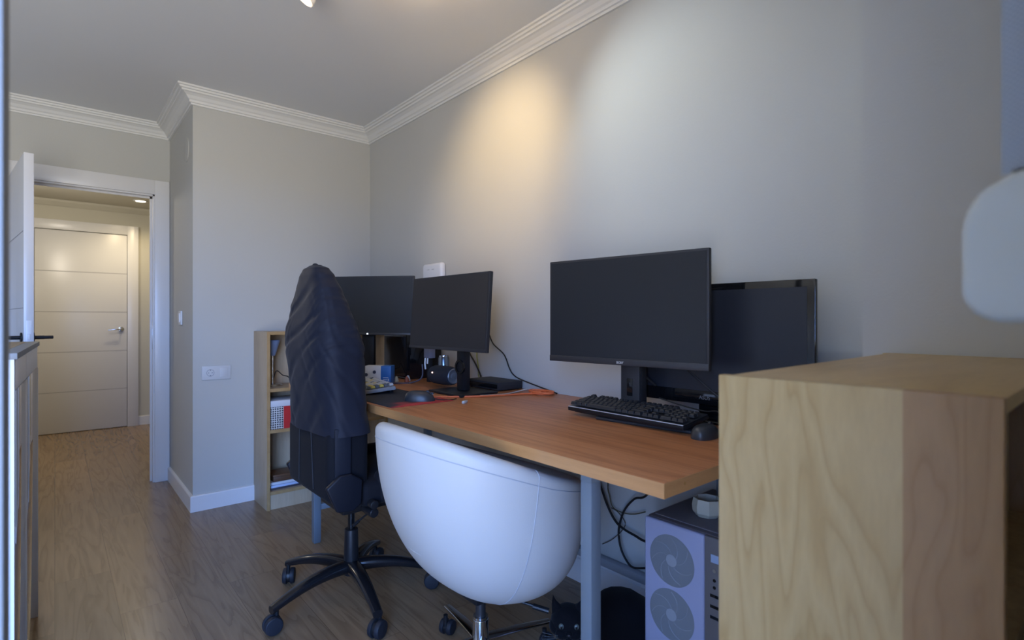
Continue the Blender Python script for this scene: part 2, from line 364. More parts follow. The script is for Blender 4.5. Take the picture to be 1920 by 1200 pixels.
# balcony window: frame in the opening behind the camera, one sash swung open into the room at the left
wf = sstruct('window_1', (0, 0, 0))
m = MB()
m.box((OPX0, -.20, 0), (OPX0+.06, -.13, OPZ)).box((OPX1-.03, -.20, 0), (OPX1, -.13, OPZ)).box((OPX0, -.20, OPZ-.06), (OPX1, -.13, OPZ)).box((-.84, -.20, 0), (-.78, -.13, OPZ)).box((OPX0, -.20, 0), (-.84, -.13, .06))
obj('window_frame', m, M_white, wf)
gl = bpy.data.materials.new('window_glass'); gl.use_nodes = True; n = gl.node_tree.nodes; l = gl.node_tree.links
tr = n.new('ShaderNodeBsdfTransparent'); gs = n.new('ShaderNodeBsdfGlossy'); gs.inputs['Roughness'].default_value = .01; mx = n.new('ShaderNodeMixShader'); mx.inputs[0].default_value = .08
l.new(tr.outputs[0], mx.inputs[1]); l.new(gs.outputs[0], mx.inputs[2]); l.new(mx.outputs[0], n['Material Output'].inputs[0])
obj('pane', MB().box((OPX0+.06, -.17, .06), (-.84, -.165, OPZ-.06)), gl, wf, smooth=False)
sx0, sx1, sy0, sy1 = -.082, -.0345, -.12, .74
m = MB().box((sx0, sy1-.07, .02), (sx1, sy1, 2.13), .006).box((sx0, sy0, .02), (sx1, sy0+.07, 2.13), .006).box((sx0, sy0, .02), (sx1, sy1, .12), .006).box((sx0, sy0, 2.05), (sx1, sy1, 2.13), .006)
obj('sash', m, mat('sash_grey_white', (.22, .25, .28), .5), wf)
obj('pane', MB().box((-.063, sy0+.06, .11), (-.057, sy1-.06, 2.06)), gl, wf, smooth=False)

# roller shutter strap and its winder by the window, close at the right
sc_ = thing('shutter_winder', 'white rounded plastic strap winder beside the window, cropped at upper right', 'strap winder', (.60, .040, 0))
SX, SY = .015, .045
prof = []
# rounded body outline in X-Z, extruded in Y
out = []
def arc(cx, cz, rx, rz, a0, a1, n=8):
    return [(cx+rx*math.cos(R(a0+(a1-a0)*i/n)), cz+rz*math.sin(R(a0+(a1-a0)*i/n))) for i in range(n+1)]
out += arc(.072, 1.168, .030, .028, 0, -90) + arc(.045, 1.168, .030, .028, 270, 180) + arc(.045, 1.215, .030, .045, 180, 110, 6) + [(.046, 1.266), (.068, 1.266), (.0715, 1.262)] + arc(.072, 1.215, .030, .045, 70, 0, 6)
m = MB().prism([(y_-.040, z_) for y_, z_ in out], 'x', 0, .045, bev=.007)
obj('winder_body', m, mat('winder_plastic', (.52, .56, .55), .45), sc_)
obj('slot', MB().box((.010, .005, 1.262), (.030, .030, 1.268), .001), M_black, sc_)
obj('bracket', MB().box((.01, YW-.040, 1.19), (.035, -.02, 1.23), .003), M_white, sc_)
def strap_mat():
    m = bpy.data.materials.new('woven_strap'); m.use_nodes = True; n = m.node_tree.nodes; l = m.node_tree.links; b = n['Principled BSDF']; b.inputs['Roughness'].default_value = .8
    t = n.new('ShaderNodeTexCoord'); ck = n.new('ShaderNodeTexChecker'); ck.inputs['Scale'].default_value = 420; ck.inputs['Color1'].default_value = (.42, .46, .50, 1); ck.inputs['Color2'].default_value = (.26, .30, .36, 1)
    l.new(t.outputs['Object'], ck.inputs[0]); l.new(ck.outputs[0], b.inputs['Base Color']); return m
o = obj('shutter_strap', MB().box((.6145, .0520, 1.266), (.6165, .0770, 2.42), .0005), strap_mat())
tag(o, 'grey woven shutter strap hanging down into the white winder at upper right', 'strap')
obj('guide', B((.60, YW, 2.42), (.64, .085, 2.46), .004), M_white, o)

# ------------------------------------------------------------------ wall fittings
o = thing('wall_outlet', 'white double wall plate with a socket, on the back wall left of the shelf', 'outlet', (0, YF, 0))
px0, px1, zz0, zz1 = .668, .825, .775, .860
obj('cover_plate', MB().box((px0, -.009, zz0), (px1, 0, zz1), .003), mat('plate_white', (.56, .57, .58), .5), o)
m = MB(); cxs = px0+.045; czs = .818
for q in range(24):
    pass
m.lathe([(.021, 0), (.021, .001), (.019, .001), (.019, 0)], 28)
m.bm.transform(Matrix.Translation((cxs, -.009, czs)) @ Matrix.Rotation(R(90), 4, 'X'))
for dx in (-.0095, .0095): m.cyl((cxs+dx, -.0085, czs), (cxs+dx, -.0105, czs), .0028, n=12)
m.box((cxs-.003, -.0105, czs+.013), (cxs+.003, -.0085, czs+.019)).box((cxs-.003, -.0105, czs-.019), (cxs+.003, -.0085, czs-.013))
obj('socket', m, mat('socket_grey', (.20, .22, .27), .5), o)
obj('rocker', MB().box((px1-.062, -.012, czs-.028), (px1-.018, -.008, czs+.028), .002), MATS['plate_white'], o)
o = thing('light_switch', 'small white light switch on the side wall next to the doorway', 'light switch', (XS, 0, 0))
obj('cover_plate', MB().box((-.010, 3.985, 1.105), (0, 4.065, 1.195), .003), M_white, o)
obj('rocker', MB().box((-.016, 4.0, 1.12), (-.009, 4.05, 1.18), .003), M_white, o)
m = MB().cyl((0, 0, 0), (-.004, 0, 0), .075, n=40, bev=.001)
o = obj('junction_cover', m, M_wall); o.location = (XS, 3.83, 2.19); tag(o, 'round wall coloured junction cover high on the side wall', 'cover plate')

# ------------------------------------------------------------------ ceiling spotlight rail and hall downlight
ct = thing('ceiling_spotlight', 'chrome ceiling spotlight fixture cropped at the top edge of the photo', 'ceiling light', (.86, 1.90, ZC))
ux = Vector((.55, -.83, 0)).normalized()
m = MB(); m.tube([tuple(-ux*.30+Vector((0, 0, -.03))), tuple(ux*.36+Vector((0, 0, -.03)))], .012, 12, smooth=False); m.cyl((0, 0, 0), (0, 0, -.03), .06, n=32, bev=.004)
obj('rail', m, M_pchrome, ct)
heads = [(-.205, (-.25, .10, -.35), 'w'), (.06, (.95, .02, -.28), 'a'), (.30, (.88, -.15, -.30), 'b')]
for s, d, k in heads:
    d = Vector(d).normalized(); base = ux*s+Vector((0, 0, -.035)); c0 = base+Vector((0, 0, -.052))
    g = obj('lamp_arm', MB().cyl(tuple(base), tuple(c0), .006, n=10), M_pchrome, ct)
    q = d.to_track_quat('Z', 'Y').to_matrix().to_4x4()
    m = MB(); m.M = Matrix.Translation(c0) @ q
    m.lathe([(.0, -.05), (.012, -.05), (.018, -.035), (.030, -.01), (.044, .028), (.047, .045), (.044, .045), (.040, .028), (.026, -.005), (0, -.01)], 32)
    sh = obj('lamp_shade', m, mat('frosted_lamp_glass', (.80, .82, .84), .2, spec=.8), ct)
    m = MB(); m.M = Matrix.Translation(c0) @ q; m.sph((0, 0, .018), .018, n=16)
    obj('bulb', m, mat('warm_bulb', (1, .8, .5), .5, emit=(1, .66, .32), estr=7), sh)
def spot(name, loc, target, energy, col, size, blend):
    s = light(name, 'SPOT', loc, energy, col, spot_size=R(size), spot_blend=blend, shadow_soft_size=.03); aim(s, target); return s
hp = Vector((.86, 1.90, ZC))
p1 = hp+ux*.06+Vector((0, 0, -.10))+Vector((.95, .02, -.28)).normalized()*.055
spot('spotlight_glow', p1, (1.747, 2.12, 1.93), 27, (1, .72, .40), 72, 1.0)
p2 = hp+ux*.30+Vector((0, 0, -.10))+Vector((.88, -.15, -.30)).normalized()*.055
spot('spotlight_glow', p2, (1.747, 1.05, 1.78), 15, (.78, .91, 1.0), 84, 1.0)  # cool tint added to bring the window's cold glow onto the right wall
light('spotlight_spill', 'POINT', (.98, 1.72, 2.38), 3.0, (1, .68, .38), shadow_soft_size=.05)

dl = thing('hall_downlight', 'round glowing recessed downlight in the hallway ceiling', 'ceiling light', (0.655, 6.52, ZH))
obj('bezel', MB().lathe([(.045, 0), (.062, 0), (.062, -.006), (.045, -.008)], 32), M_white, dl)
obj('diffuser', MB().lathe([(0, -.003), (.045, -.003), (.045, 0), (0, 0)], 32), mat('downlight_glow', (1, .95, .8), .5, emit=(1, .88, .62), estr=9), dl)
hl = light('hall_downlight_glow', 'SPOT', (.655, 6.52, ZH-.02), 18, (1, .80, .50), spot_size=R(150), spot_blend=.8, shadow_soft_size=.05)
hl2 = light('hall_fill_light', 'POINT', (-.2, 5.7, 2.1), 15, (1, .90, .76), shadow_soft_size=.1)  # unseen fill lamp added to brighten the hallway and its far door

# ------------------------------------------------------------------ desk
DXF, DY0, DY1, DTOP, DTH = .96, .64, 2.98, .802, .033
desk = thing('desk', 'long desk with reddish wood top and grey steel legs along the right wall', 'desk', (DXF, DY0, 0))
W_ = XW-.002-DXF; LL = DY1-DY0
obj('tabletop', MB().box((0.0008, .0008, DTOP-DTH), (W_, LL-.0008, DTOP), .0012), M_desk, desk)
m = MB().box((-.0004, 0, DTOP-DTH+.0004), (.0009, LL, DTOP-.0008)).box((0, -.0004, DTOP-DTH+.0004), (W_, .0009, DTOP-.0008))
obj('edge_band', m, M_desk_edge, desk)
zb = DTOP-DTH
def leg(x, y): return MB().box((x, y, .008), (x+.037, y+.036, zb-.03), .003).box((x+.002, y+.002, 0), (x+.035, y+.034, .009), .002)
ly = (.873-DY0, 2.72-DY0)
for y in ly:
    for x in (1.0-DXF, 1.66-DXF): obj('leg', leg(x, y), M_steel_paint, desk)
    obj('cross_bar', MB().box((.04+.037, y+.006, .165), (.70, y+.030, .195), .002), M_steel_paint, desk)
    obj('top_bar', MB().box((.04, y, zb-.031), (.737, y+.036, zb), .002), M_steel_paint, desk)
for x in (.075, .66): obj('frame_rail', MB().box((x, ly[0]+.036, zb-.030), (x+.025, ly[1], zb), .002), M_steel_paint, desk)
obj('knot_mark', MB().cyl((.077, -.0006, zb+.018), (.077, .001, zb+.018), .004, n=12), mat('hole_tan', (.40, .21, .06), .6), desk)
DT = DTOP

# ------------------------------------------------------------------ near bookcase (right foreground)
bx0, bx1, by0, by1, bz = .753, 1.552, .092, .408, 1.060
bc = thing('bookcase', 'low birch veneer bookcase in the right foreground, end panel towards the desk chairs', 'bookcase', (bx0, (by0+by1)/2, 0))
hw = (by1-by0)/2; t = .018; WL = bx1-bx0
obj('side_panel', MB().box((0, -hw, 0), (t, hw, bz), .001), M_birch, bc)
obj('side_panel', MB().box((WL-t, -hw, 0), (WL, hw, bz), .001), M_birch, bc)
obj('top_panel', MB().box((t, -hw, bz-t), (WL-t, hw-.010, bz-.0005), .0006), M_birch_top, bc)
obj('back_panel', MB().box((t, hw-.016, .02), (WL-t, hw-.010, bz-.018)), M_birch_in, bc)
obj('plinth', MB().box((t, -hw+.02, 0), (WL-t, -hw+.036, .06)), M_birch_in, bc)
for z in (.06, .40, .72): obj('shelf', MB().box((t, -hw+.01, z), (WL-t, hw-.017, z+.018)), M_birch_in, bc)

# ------------------------------------------------------------------ far shelf
s0, s1, sy, sz = .958, 1.744, YF-.280, 1.066
fs = thing('bookshelf', 'low pale wood bookshelf in the far corner behind the covered office chair', 'bookshelf', (s0, YF-.003, 0))
WL = s1-s0; dp = -.277
for a in (0, WL-.018):
    sp_ = obj('side_panel', MB().box((a, dp, 0), (a+.018, 0, sz), .001), M_shelf, fs)
    obj('edge_band', MB().box((a, dp-.001, 0), (a+.018, dp+.0005, sz)), M_shelf_edge, sp_)
tp = obj('top_panel', MB().box((.018, dp+.002, sz-.018), (WL-.018, 0, sz)), M_shelf, fs); obj('edge_band', MB().box((.018, dp+.001, sz-.018), (WL-.018, dp+.0025, sz)), M_shelf_edge, tp)
obj('back_panel', MB().box((.018, -.006, 0), (WL-.018, 0, sz-.018)), M_shelf, fs)
for z in (.705, .458, .088):
    sh = obj('shelf', MB().box((.018, dp+.006, z), (WL-.018, -.006, z+.020)), M_shelf, fs)
    obj('edge_band', MB().box((.018, dp+.005, z), (WL-.018, dp+.0065, z+.020)), M_shelf_edge, sh)
obj('plinth', MB().box((.018, dp+.012, 0), (WL-.018, dp+.03, .088)), M_shelf, fs)
# things on it
lp = thing('table_lamp', 'silver table lamp with pale conical shade on the top shelf', 'lamp', (1.030, 3.50, .725))
obj('base', MB().lathe([(0, 0), (.055, 0), (.057, .006), (.050, .014), (.012, .02), (0, .02)], 32), M_chrome, lp)
obj('pole', MB().cyl((0, 0, .018), (0, 0, .22), .006), M_chrome, lp)
obj('lamp_shade', MB().lathe([(.014, .19), (.018, .215), (.040, .285), (.043, .285), (.020, .205), (.014, .19)], 32), mat('lamp_blue_glass', (.22, .28, .42), .3), lp)
obj('cord', MB().tube([(.0, .01, .01), (.03, .03, .09), (.06, .0, .065), (.10, .02, .05), (.13, .05, .006)], .003), M_cable, lp)
# patterned storage box
def pattern_mat():
    m = bpy.data.materials.new('patterned_card'); m.use_nodes = True; n = m.node_tree.nodes; l = m.node_tree.links; b = n['Principled BSDF']
    t = n.new('ShaderNodeTexCoord'); v = n.new('ShaderNodeTexVoronoi'); v.feature = 'DISTANCE_TO_EDGE'; v.inputs['Scale'].default_value = 75; v.inputs['Randomness'].default_value = 0.15
    l.new(t.outputs['Object'], v.inputs['Vector']); g = n.new('ShaderNodeMath'); g.operation = 'GREATER_THAN'; g.inputs[1].default_value = .14; l.new(v.outputs['Distance'], g.inputs[0])
    mx = n.new('ShaderNodeMixRGB'); mx.inputs[1].default_value = (.65, .65, .62, 1); mx.inputs[2].default_value = (.03, .035, .05, 1); l.new(g.outputs[0], mx.inputs[0]); l.new(mx.outputs[0], b.inputs['Base Color']); return m
bxo = thing('storage_box', 'white lidded box with black pattern and red stripe on the middle shelf', 'box', (1.09, 3.47, .478))
obj('box_body', MB().box((-.105, -.09, 0), (.13, .1, .135), .001), pattern_mat(), bxo)
obj('stripe', MB().box((-.032, -.0915, 0), (.012, -.089, .135)), mat('red_card', (.50, .02, .02), .6), bxo)
obj('lid', MB().box((-.108, -.094, .135), (.133, .104, .172), .002), mat('white_card', (.62, .63, .66), .6), bxo)
tag(obj('book', B((.985, 3.40, .108), (1.20, 3.60, .122), .001), mat('dark_cover', (.06, .05, .06), .5)), 'thin dark book at the bottom of the lowest shelf stack', 'book', 'books on the bottom shelf')
tag(obj('book', MB().box((.99, 3.395, .122), (1.17, 3.57, .136), .001), mat('blue_white_cover', (.45, .55, .75), .5)), 'pale blue book in the middle of the lowest shelf stack', 'book', 'books on the bottom shelf')
tag(obj('book', MB().box((.98, 3.41, .136), (1.15, 3.56, .150), .001), mat('white_paper', (.62, .63, .66), .5)), 'white book under the brown box on the bottom shelf', 'book', 'books on the bottom shelf')
o = thing('wooden_box', 'flat brown wooden box on top of the books on the bottom shelf', 'box', (1.075, 3.485, .150))
obj('box_body', MB().box((-.065, -.07, 0), (.075, .07, .030), .002), mat('brown_wood', (.10, .045, .02), .5), o)
obj('lid', MB().box((-.067, -.072, .030), (.077, .072, .042), .003), mat('brown_lid', (.14, .065, .03), .45), o)

# ------------------------------------------------------------------ monitors
def monitor(name, label, P0, P1, ztop, H, sm, bez=.008, chin=.018, thick=.045, tilt=0, stand=None, logo=None, back_bulge=True, glossy=None, led=None):
    """P0 = far/left end of the screen seen from the front, P1 = right end, on the front face"""
    P0 = Vector(P0); P1 = Vector(P1); w = (P1-P0).length; mid = (P0+P1)/2
    rx = (P1-P0).normalized(); ang = math.atan2(rx.y, rx.x)        # local +X = to the right when facing the screen; back = local +Y
    root = thing(name, label, 'monitor', (mid.x, mid.y, DT), ang)
    z1 = ztop-DT; z0 = z1-H; zc = (z0+z1)/2
    T = Matrix.Translation((0, 0, zc)) @ Matrix.Rotation(R(tilt), 4, 'X')
    hb = H/2; body = glossy or M_mblack
    m = MB(); m.M = T; m.box((-w/2, 0, -hb), (w/2, .018, hb), .003)
    if back_bulge: m.box((-w*.40, .012, -hb*.72), (w*.40, thick, hb*.62), .012, 3)
    case = obj('housing', m, body, root)
    m = MB(); m.M = T; m.box((-w/2+bez, -.0008, -hb+chin), (w/2-bez, .0025, hb-bez))
    obj('screen', m, sm, root)
    m = MB(); m.M = T; m.box((-w/2+.001, -.0026, -hb+.0005), (w/2-.001, .004, -hb+chin), .001)
    ch = obj('chin_bezel', m, mat('bezel_black', (.028, .028, .032), .4) if glossy is None else glossy, root)
    if logo:
        txt, size, off, lm = logo
        text_mesh('logo', txt, size, lm, root, T @ facing((off, -.0030, -hb+chin*.5), (1, 0, 0), (0, 0, 1)))
    if led:
        m = MB(); m.M = T; m.box((led-.004, -.0034, -hb+.004), (led+.004, -.002, -hb+.010)); obj('power_light', m, mat('white_led', (.8, .8, .9), .4, emit=(.9, .95, 1), estr=2), root)
    return root, w, T
# left-rear monitor
rt, w, T = monitor('monitor', 'wide black monitor half hidden behind the dark covered chair', (1.090, 2.933), (1.453, 2.507), 1.374, .318, M_screen, chin=.012, led=.02, tilt=-1)
m = MB().box((-.035, .045, .02), (.035, .075, .40), .006); obj('stand_column', m, M_black, rt)
obj('stand_base', MB().box((-.12, -.005, 0), (.12, .16, .012), .005), M_black, rt)
# second monitor
rt, w, T = monitor('monitor', 'black monitor tilted back beside the dark speaker, under the wall router', (1.362, 2.375), (1.374, 1.765), 1.345, .345, M_screen2, chin=.014, tilt=-4)
m = MB().box((.018, .045, .012), (.072, .085, .36), .006); obj('stand_column', m, M_black, rt)
obj('stand_base', MB().box((-.09, -.04, 0), (.17, .17, .012), .005), M_black, rt)
m = MB().lathe([(.024, .0), (.034, .0), (.034, .010), (.024, .010), (.024, 0)], 24); m.bm.transform(Matrix.Translation((.045, .050, .12)) @ Matrix.Rotation(R(90), 4, 'X')); obj('cable_ring', m, M_gloss, rt)
# main monitor
rt, w, T = monitor('monitor', 'large black monitor with thin bezels nearest the viewer, above the black keyboard', (1.420, 1.445), (1.486, .835), 1.357, .371, M_screen, chin=.022, tilt=0, thick=.05,
    logo=('acer', .016, .0, mat('logo_silver', (.55, .56, .58), .4)), led=None)
m = MB().box((-.037, .062, .012), (.037, .072, .36), .003).box((-.037, .072, .012), (-.025, .112, .36), .002).box((.025, .072, .012), (.037, .112, .36), .002).box((-.055, .112, .05), (-.0, .122, .36), .003)
col = obj('stand_column', m, M_mblack, rt)
obj('cable_slot', MB().box((-.012, .0605, .075), (.010, .0625, .135), .001), M_gloss, rt)
obj('stand_base', MB().box((-.065, -.055, 0), (.275, .112, .011), .005), M_mblack, rt)
# old glossy monitor at the wall
rt, w, T = monitor('monitor', 'glossy thick-bezel black monitor standing behind the large one near the pillar', (1.615, 1.235), (1.625, .592), 1.257, .395, mat('dark_blue_screen', (.018, .021, .03), .35, spec=.5), bez=.022, chin=.045, thick=.06,
    tilt=0, logo=('ASUS', .017, -.012, mat('logo_dim_silver', (.16, .165, .18), .4)), glossy=M_gloss)
obj('stand_neck', MB().box((-.05, .025, .008), (.05, .055, .09), .006), M_gloss, rt)
obj('stand_base', MB().box((-.11, -.012, 0), (.11, .105, .012), .005, 3), M_gloss, rt)

# ------------------------------------------------------------------ keyboards
def keycap_mesh(w, d, m):
    b = bmesh.new(); h = .0100; t = .0026
    lo = [(-w/2, -d/2, 0), (w/2, -d/2, 0), (w/2, d/2, 0), (-w/2, d/2, 0)]
    hi = [(-w/2+t, -d/2+t, h), (w/2-t, -d/2+t, h), (w/2-t, d/2-t*.6, h), (-w/2+t, d/2-t*.6, h)]
    a = [b.verts.new(p) for p in lo]; c = [b.verts.new(p) for p in hi]
    b.faces.new(a[::-1]); b.faces.new(c)
    for i in range(4): b.faces.new((a[i], a[(i+1) % 4], c[(i+1) % 4], c[i]))
    bmesh.ops.bevel(b, geom=list(b.edges), offset=.0009, segments=1, affect='EDGES')
    me = bpy.data.meshes.new('key'); b.to_mesh(me); b.free(); me.materials.append(m); return me
FULL = [
 [(0, 1), (2, 1), (3, 1), (4, 1), (5, 1), (6.5, 1), (7.5, 1), (8.5, 1), (9.5, 1), (11, 1), (12, 1), (13, 1), (14, 1), (15.25, 1), (16.25, 1), (17.25, 1)],
 [(i, 1) for i in range(13)] + [(13, 2), (15.25, 1), (16.25, 1), (17.25, 1), (18.5, 1), (19.5, 1), (20.5, 1), (21.5, 1)],
 [(0, 1.5)] + [(1.5+i, 1) for i in range(12)] + [(13.5, 1.5), (15.25, 1), (16.25, 1), (17.25, 1), (18.5, 1), (19.5, 1), (20.5, 1), (21.5, 1)],
 [(0, 1.75)] + [(1.75+i, 1) for i in range(11)] + [(12.75, 2.25), (18.5, 1), (19.5, 1), (20.5, 1)],
 [(0, 2.25)] + [(2.25+i, 1) for i in range(10)] + [(12.25, 2.75), (16.25, 1), (18.5, 1), (19.5, 1), (20.5, 1), (21.5, 1)],
 [(0, 1.25), (1.25, 1.25), (2.5, 1.25), (3.75, 6.25), (10, 1.25), (11.25, 1.25), (12.5, 1.25), (13.75, 1.25), (15.25, 1), (16.25, 1), (17.25, 1), (18.5, 2), (20.5, 1), (21.5, 1)]]
TKL = [[k for k in row if k[0] < 14.9] for row in FULL]
def keyboard(name, label, loc, rz, rows, units, U, case_m, plate_m, keyfn, tilt=4.0, gap_row=.25):
    root = thing(name, label, 'keyboard', loc, rz)
    D = (len(rows)+gap_row)*U; Wk = units*U
    T = Matrix.Rotation(R(tilt), 4, 'X')
    m = MB(); m.M = T; m.box((-.006, -.008, .004), (Wk+.006, D+.006, .018), .003); obj('case', m, case_m, root)
    m = MB(); m.M = T; m.box((-.004, -.006, .018), (Wk+.004, D+.004, .0205), .0006); obj('top_plate', m, plate_m, root)
    m = MB(); m.box((.02, D-.015, 0), (.06, D+.003, .022), .002).box((Wk-.06, D-.015, 0), (Wk-.02, D+.003, .022), .002).box((.02, .0, 0), (Wk-.02, .012, .006), .001); obj('foot', m, M_black, root)
    cache = {}
    for r, row in enumerate(rows):
        y = (len(rows)-1-r)*U + (gap_row*U if r == 0 else 0) + U/2
        for i, (x, wd) in enumerate(row):
            km = keyfn(r, i, x, wd); key = (wd, km.name)
            if key not in cache: cache[key] = keycap_mesh(wd*U-.0012, U-.0012, km)
            k = bpy.data.objects.new('key', cache[key]); C.objects.link(k); k.parent = root
            k.matrix_local = T @ Matrix.Translation(((x+wd/2)*U, y, .0245)) @ Matrix.Rotation(R((2.5-r)*2.0), 4, 'X')
    return root
M_whitekey = mat('keycap_white', (.50, .51, .52), .5); M_yel = mat('keycap_yellow', (.62, .50, .10), .5); M_gk = mat('keycap_grey', (.10, .12, .15), .5)
# black keyboard: local X runs towards the viewer's right (-Y world), local Y away from the viewer (+X world)
kb = keyboard('keyboard', 'black full-size mechanical keyboard in front of the large monitor', (1.404, 1.322, DT+.0115), R(-90.6), FULL, 22.5, .0202, M_black, mat('brushed_plate', (.11, .115, .125), .3, .8), lambda r, i, x, w: M_keyblack, tilt=7.5)
obj('front_lip', MB().box((-.004, -.0092, .0175), (22.5*.0202+.004, -.0055, .0200), .0005), mat('silver_lip', (.60, .62, .65), .3, .3), kb, label='silver front lip')
def kf(r, i, x, w):
    if w > 1.2: return M_yel if r in (2, 4) else M_gk
    return M_yel if (r, i) in ((1, 4), (3, 6), (4, 2), (2, 9), (5, 3)) else (M_gk if (i*7+r*3) % 11 == 0 else M_whitekey)
kb2 = keyboard('keyboard', 'white and yellow keyboard beside the dark covered chair', (1.095, 2.52, DT+.004), R(-98), TKL, 15, .0200, mat('pale_case', (.30, .31, .34), .5), mat('pale_plate', (.35, .35, .36), .4), kf, tilt=5)
# the black tray under it
# ------------------------------------------------------------------ mice and pad
def mouse(name, label, loc, rz, L=.120, Wd=.066, H=.038, cable=None):
    root = thing(name, label, 'mouse', loc, rz)
    rings = []; n = 28
    for k in range(13):
        t = k/12; z = H*math.sin(t*math.pi/2)
        sh = max(.02, math.cos(t*math.pi/2)**.62)
        ring = []
        for i in range(n):
            a = 2*math.pi*i/n; ca, sa = math.cos(a), math.sin(a)
            x = math.copysign(abs(ca)**.8, ca)*L/2*sh - .012*t; y = math.copysign(abs(sa)**.8, sa)*Wd/2*sh*(1-.08*math.cos(a)**2)
            ring.append((x, y, z))
        rings.append(ring)
    obj('shell', MB().loft(rings), mat('mouse_black', (.03, .033, .038), .38), root, angle=60)
    m = MB().cyl((.030, -.004, H*.80), (.030, .004, H*.80), .0095, n=18, bev=.001); obj('scroll_wheel', m, M_rubber, root)
    obj('button_split', MB().box((.012, -.0006, H*.60), (L/2-.006, .0006, H*.80)), M_gloss, root)
    if cable: obj('cable', MB().tube(cable, .0022), M_cable, root)
    return root
mouse('mouse', 'black computer mouse at the right end of the black keyboard', (1.432, .816, DT), R(6))
pad = obj('mouse_pad', MB().box((.978, 1.855, DT), (1.262, 2.70, DT+.003), .001), None); pad.data.materials.clear()
def pad_mat():
    m = bpy.data.materials.new('pad_print'); m.use_nodes = True; n = m.node_tree.nodes; l = m.node_tree.links; b = n['Principled BSDF']; b.inputs['Roughness'].default_value = .8
    t = n.new('ShaderNodeTexCoord'); w = n.new('ShaderNodeTexNoise'); w.inputs['Scale'].default_value = 7; w.inputs['Detail'].default_value = 1; l.new(t.outputs['Object'], w.inputs['Vector'])
    s = n.new('ShaderNodeSeparateXYZ'); l.new(t.outputs['Object'], s.inputs[0])
    a = n.new('ShaderNodeMath'); a.operation = 'MULTIPLY_ADD'; a.inputs[1].default_value = -5.2; a.inputs[2].default_value = 9.78; l.new(s.outputs['Y'], a.inputs[0])
    a2 = n.new('ShaderNodeMath'); a2.operation = 'MULTIPLY_ADD'; a2.inputs[1].default_value = 2.3; l.new(s.outputs['X'], a2.inputs[0]); a2.inputs[2].default_value = -2.25
    c = n.new('ShaderNodeMath'); c.operation = 'ADD'; l.new(a.outputs[0], c.inputs[0]); l.new(a2.outputs[0], c.inputs[1])
    d = n.new('ShaderNodeMath'); d.operation = 'ADD'; l.new(c.outputs[0], d.inputs[0]); l.new(w.outputs[0], d.inputs[1])
    cr = n.new('ShaderNodeValToRGB'); l.new(d.outputs[0], cr.inputs[0]); e = cr.color_ramp.elements
    e[0].position = .42; e[0].color = (.020, .020, .026, 1); e[1].position = .72; e[1].color = (.42, .035, .03, 1)
    x = e.new(.52); x.color = (.06, .022, .026, 1)
    l.new(cr.outputs[0], b.inputs['Base Color']); return m
pad.data.materials.append(pad_mat()); tag(pad, 'large black mouse pad with a red print corner under the far mouse', 'mouse pad')
mouse('mouse', 'black gaming mouse on the red-cornered mouse pad', (1.150, 1.935, DT+.003), R(-40), L=.125, Wd=.068, H=.042,
      cable=[(.055, 0, .008), (.08, .004, .004), (.105, .012, .001), (.13, .03, .000), (.145, .055, .0)])

# ------------------------------------------------------------------ desk clutter at the far end
o = thing('cardboard_box', 'small white and blue printed box behind the white keyboard', 'box', (1.300, 2.602, DT), R(-44))
obj('box_body', MB().box((-.070, -.03, 0), (.070, .04, .095), .001), mat('white_card', (.62, .63, .66), .6), o)
obj('blue_end', MB().box((.018, -.0315, 0), (.0715, .041, .0955), .001), mat('blue_card', (.02, .13, .42), .45), o)
m = MB()
for cx, cz, cr_ in ((-.060, .050, .009), (-.016, .064, .0085)): m.cyl((cx, -.0305, cz), (cx, -.032, cz), cr_, n=18)
obj('printed_icons', m, mat('icon_ink', (.04, .05, .10), .6), o)
m = MB().box((.03, -.0325, .022), (.052, -.0315, .027)).box((.03, -.0325, .033), (.058, -.0315, .037)).box((.055, -.0325, .018), (.062, -.0315, .03)); obj('printed_lines', m, mat('print_white', (.4, .5, .65), .6), o)
# speaker: lying cylinder
spk = thing('bluetooth_speaker', 'black barrel-shaped speaker with a small glowing light below the tilted monitor', 'speaker', (1.480, 2.265, DT+.012), R(-86))
m = MB(); m.M = Matrix.Translation((0, 0, .048)) @ Matrix.Rotation(R(90), 4, 'Y'); m.lathe([(0, -.085), (.030, -.085), (.040, -.08), (.046, -.06), (.048, 0), (.046, .06), (.042, .078), (.036, .082), (0, .082)], 40)
obj('speaker_body', m, mat('speaker_mesh', (.014, .016, .024), .8, bump=.6, bscale=1200), spk)
m = MB(); m.M = Matrix.Translation((.083, 0, .048)) @ Matrix.Rotation(R(90), 4, 'Y'); m.lathe([(.036, -.002), (.038, .002), (.034, .005), (.028, .001), (.018, .0), (.016, .004), (0, .005)], 36)
obj('bass_radiator', m, mat('radiator_grey', (.16, .17, .19), .35, .4), spk)
m = MB().sph((-.03, -.046, .062), .0035, n=10); obj('status_light', m, mat('orange_led', (1, .5, .4), .4, emit=(1, .55, .42), estr=5), spk)
# pc case with glass front on the desk, near the wall
pc2 = thing('computer_case', 'glossy black desktop computer case standing behind the monitors at the wall', 'computer', (1.60, 2.80, DT))
obj('case_body', MB().box((-.10, -.13, 0), (.13, .14, .255), .004), M_gloss, pc2)
m = MB().box((-.1015, -.125, .006), (-.0995, .135, .012)).box((-.1015, -.125, .246), (-.0995, .135, .251)); obj('trim_strip', m, mat('trim_grey', (.10, .10, .10), .3, .6), pc2)
obj('glass_panel', MB().box((-.102, -.122, .02), (-.1, .132, .24)), mat('smoked_glass', (.01, .01, .012), .03, spec=.8), pc2)
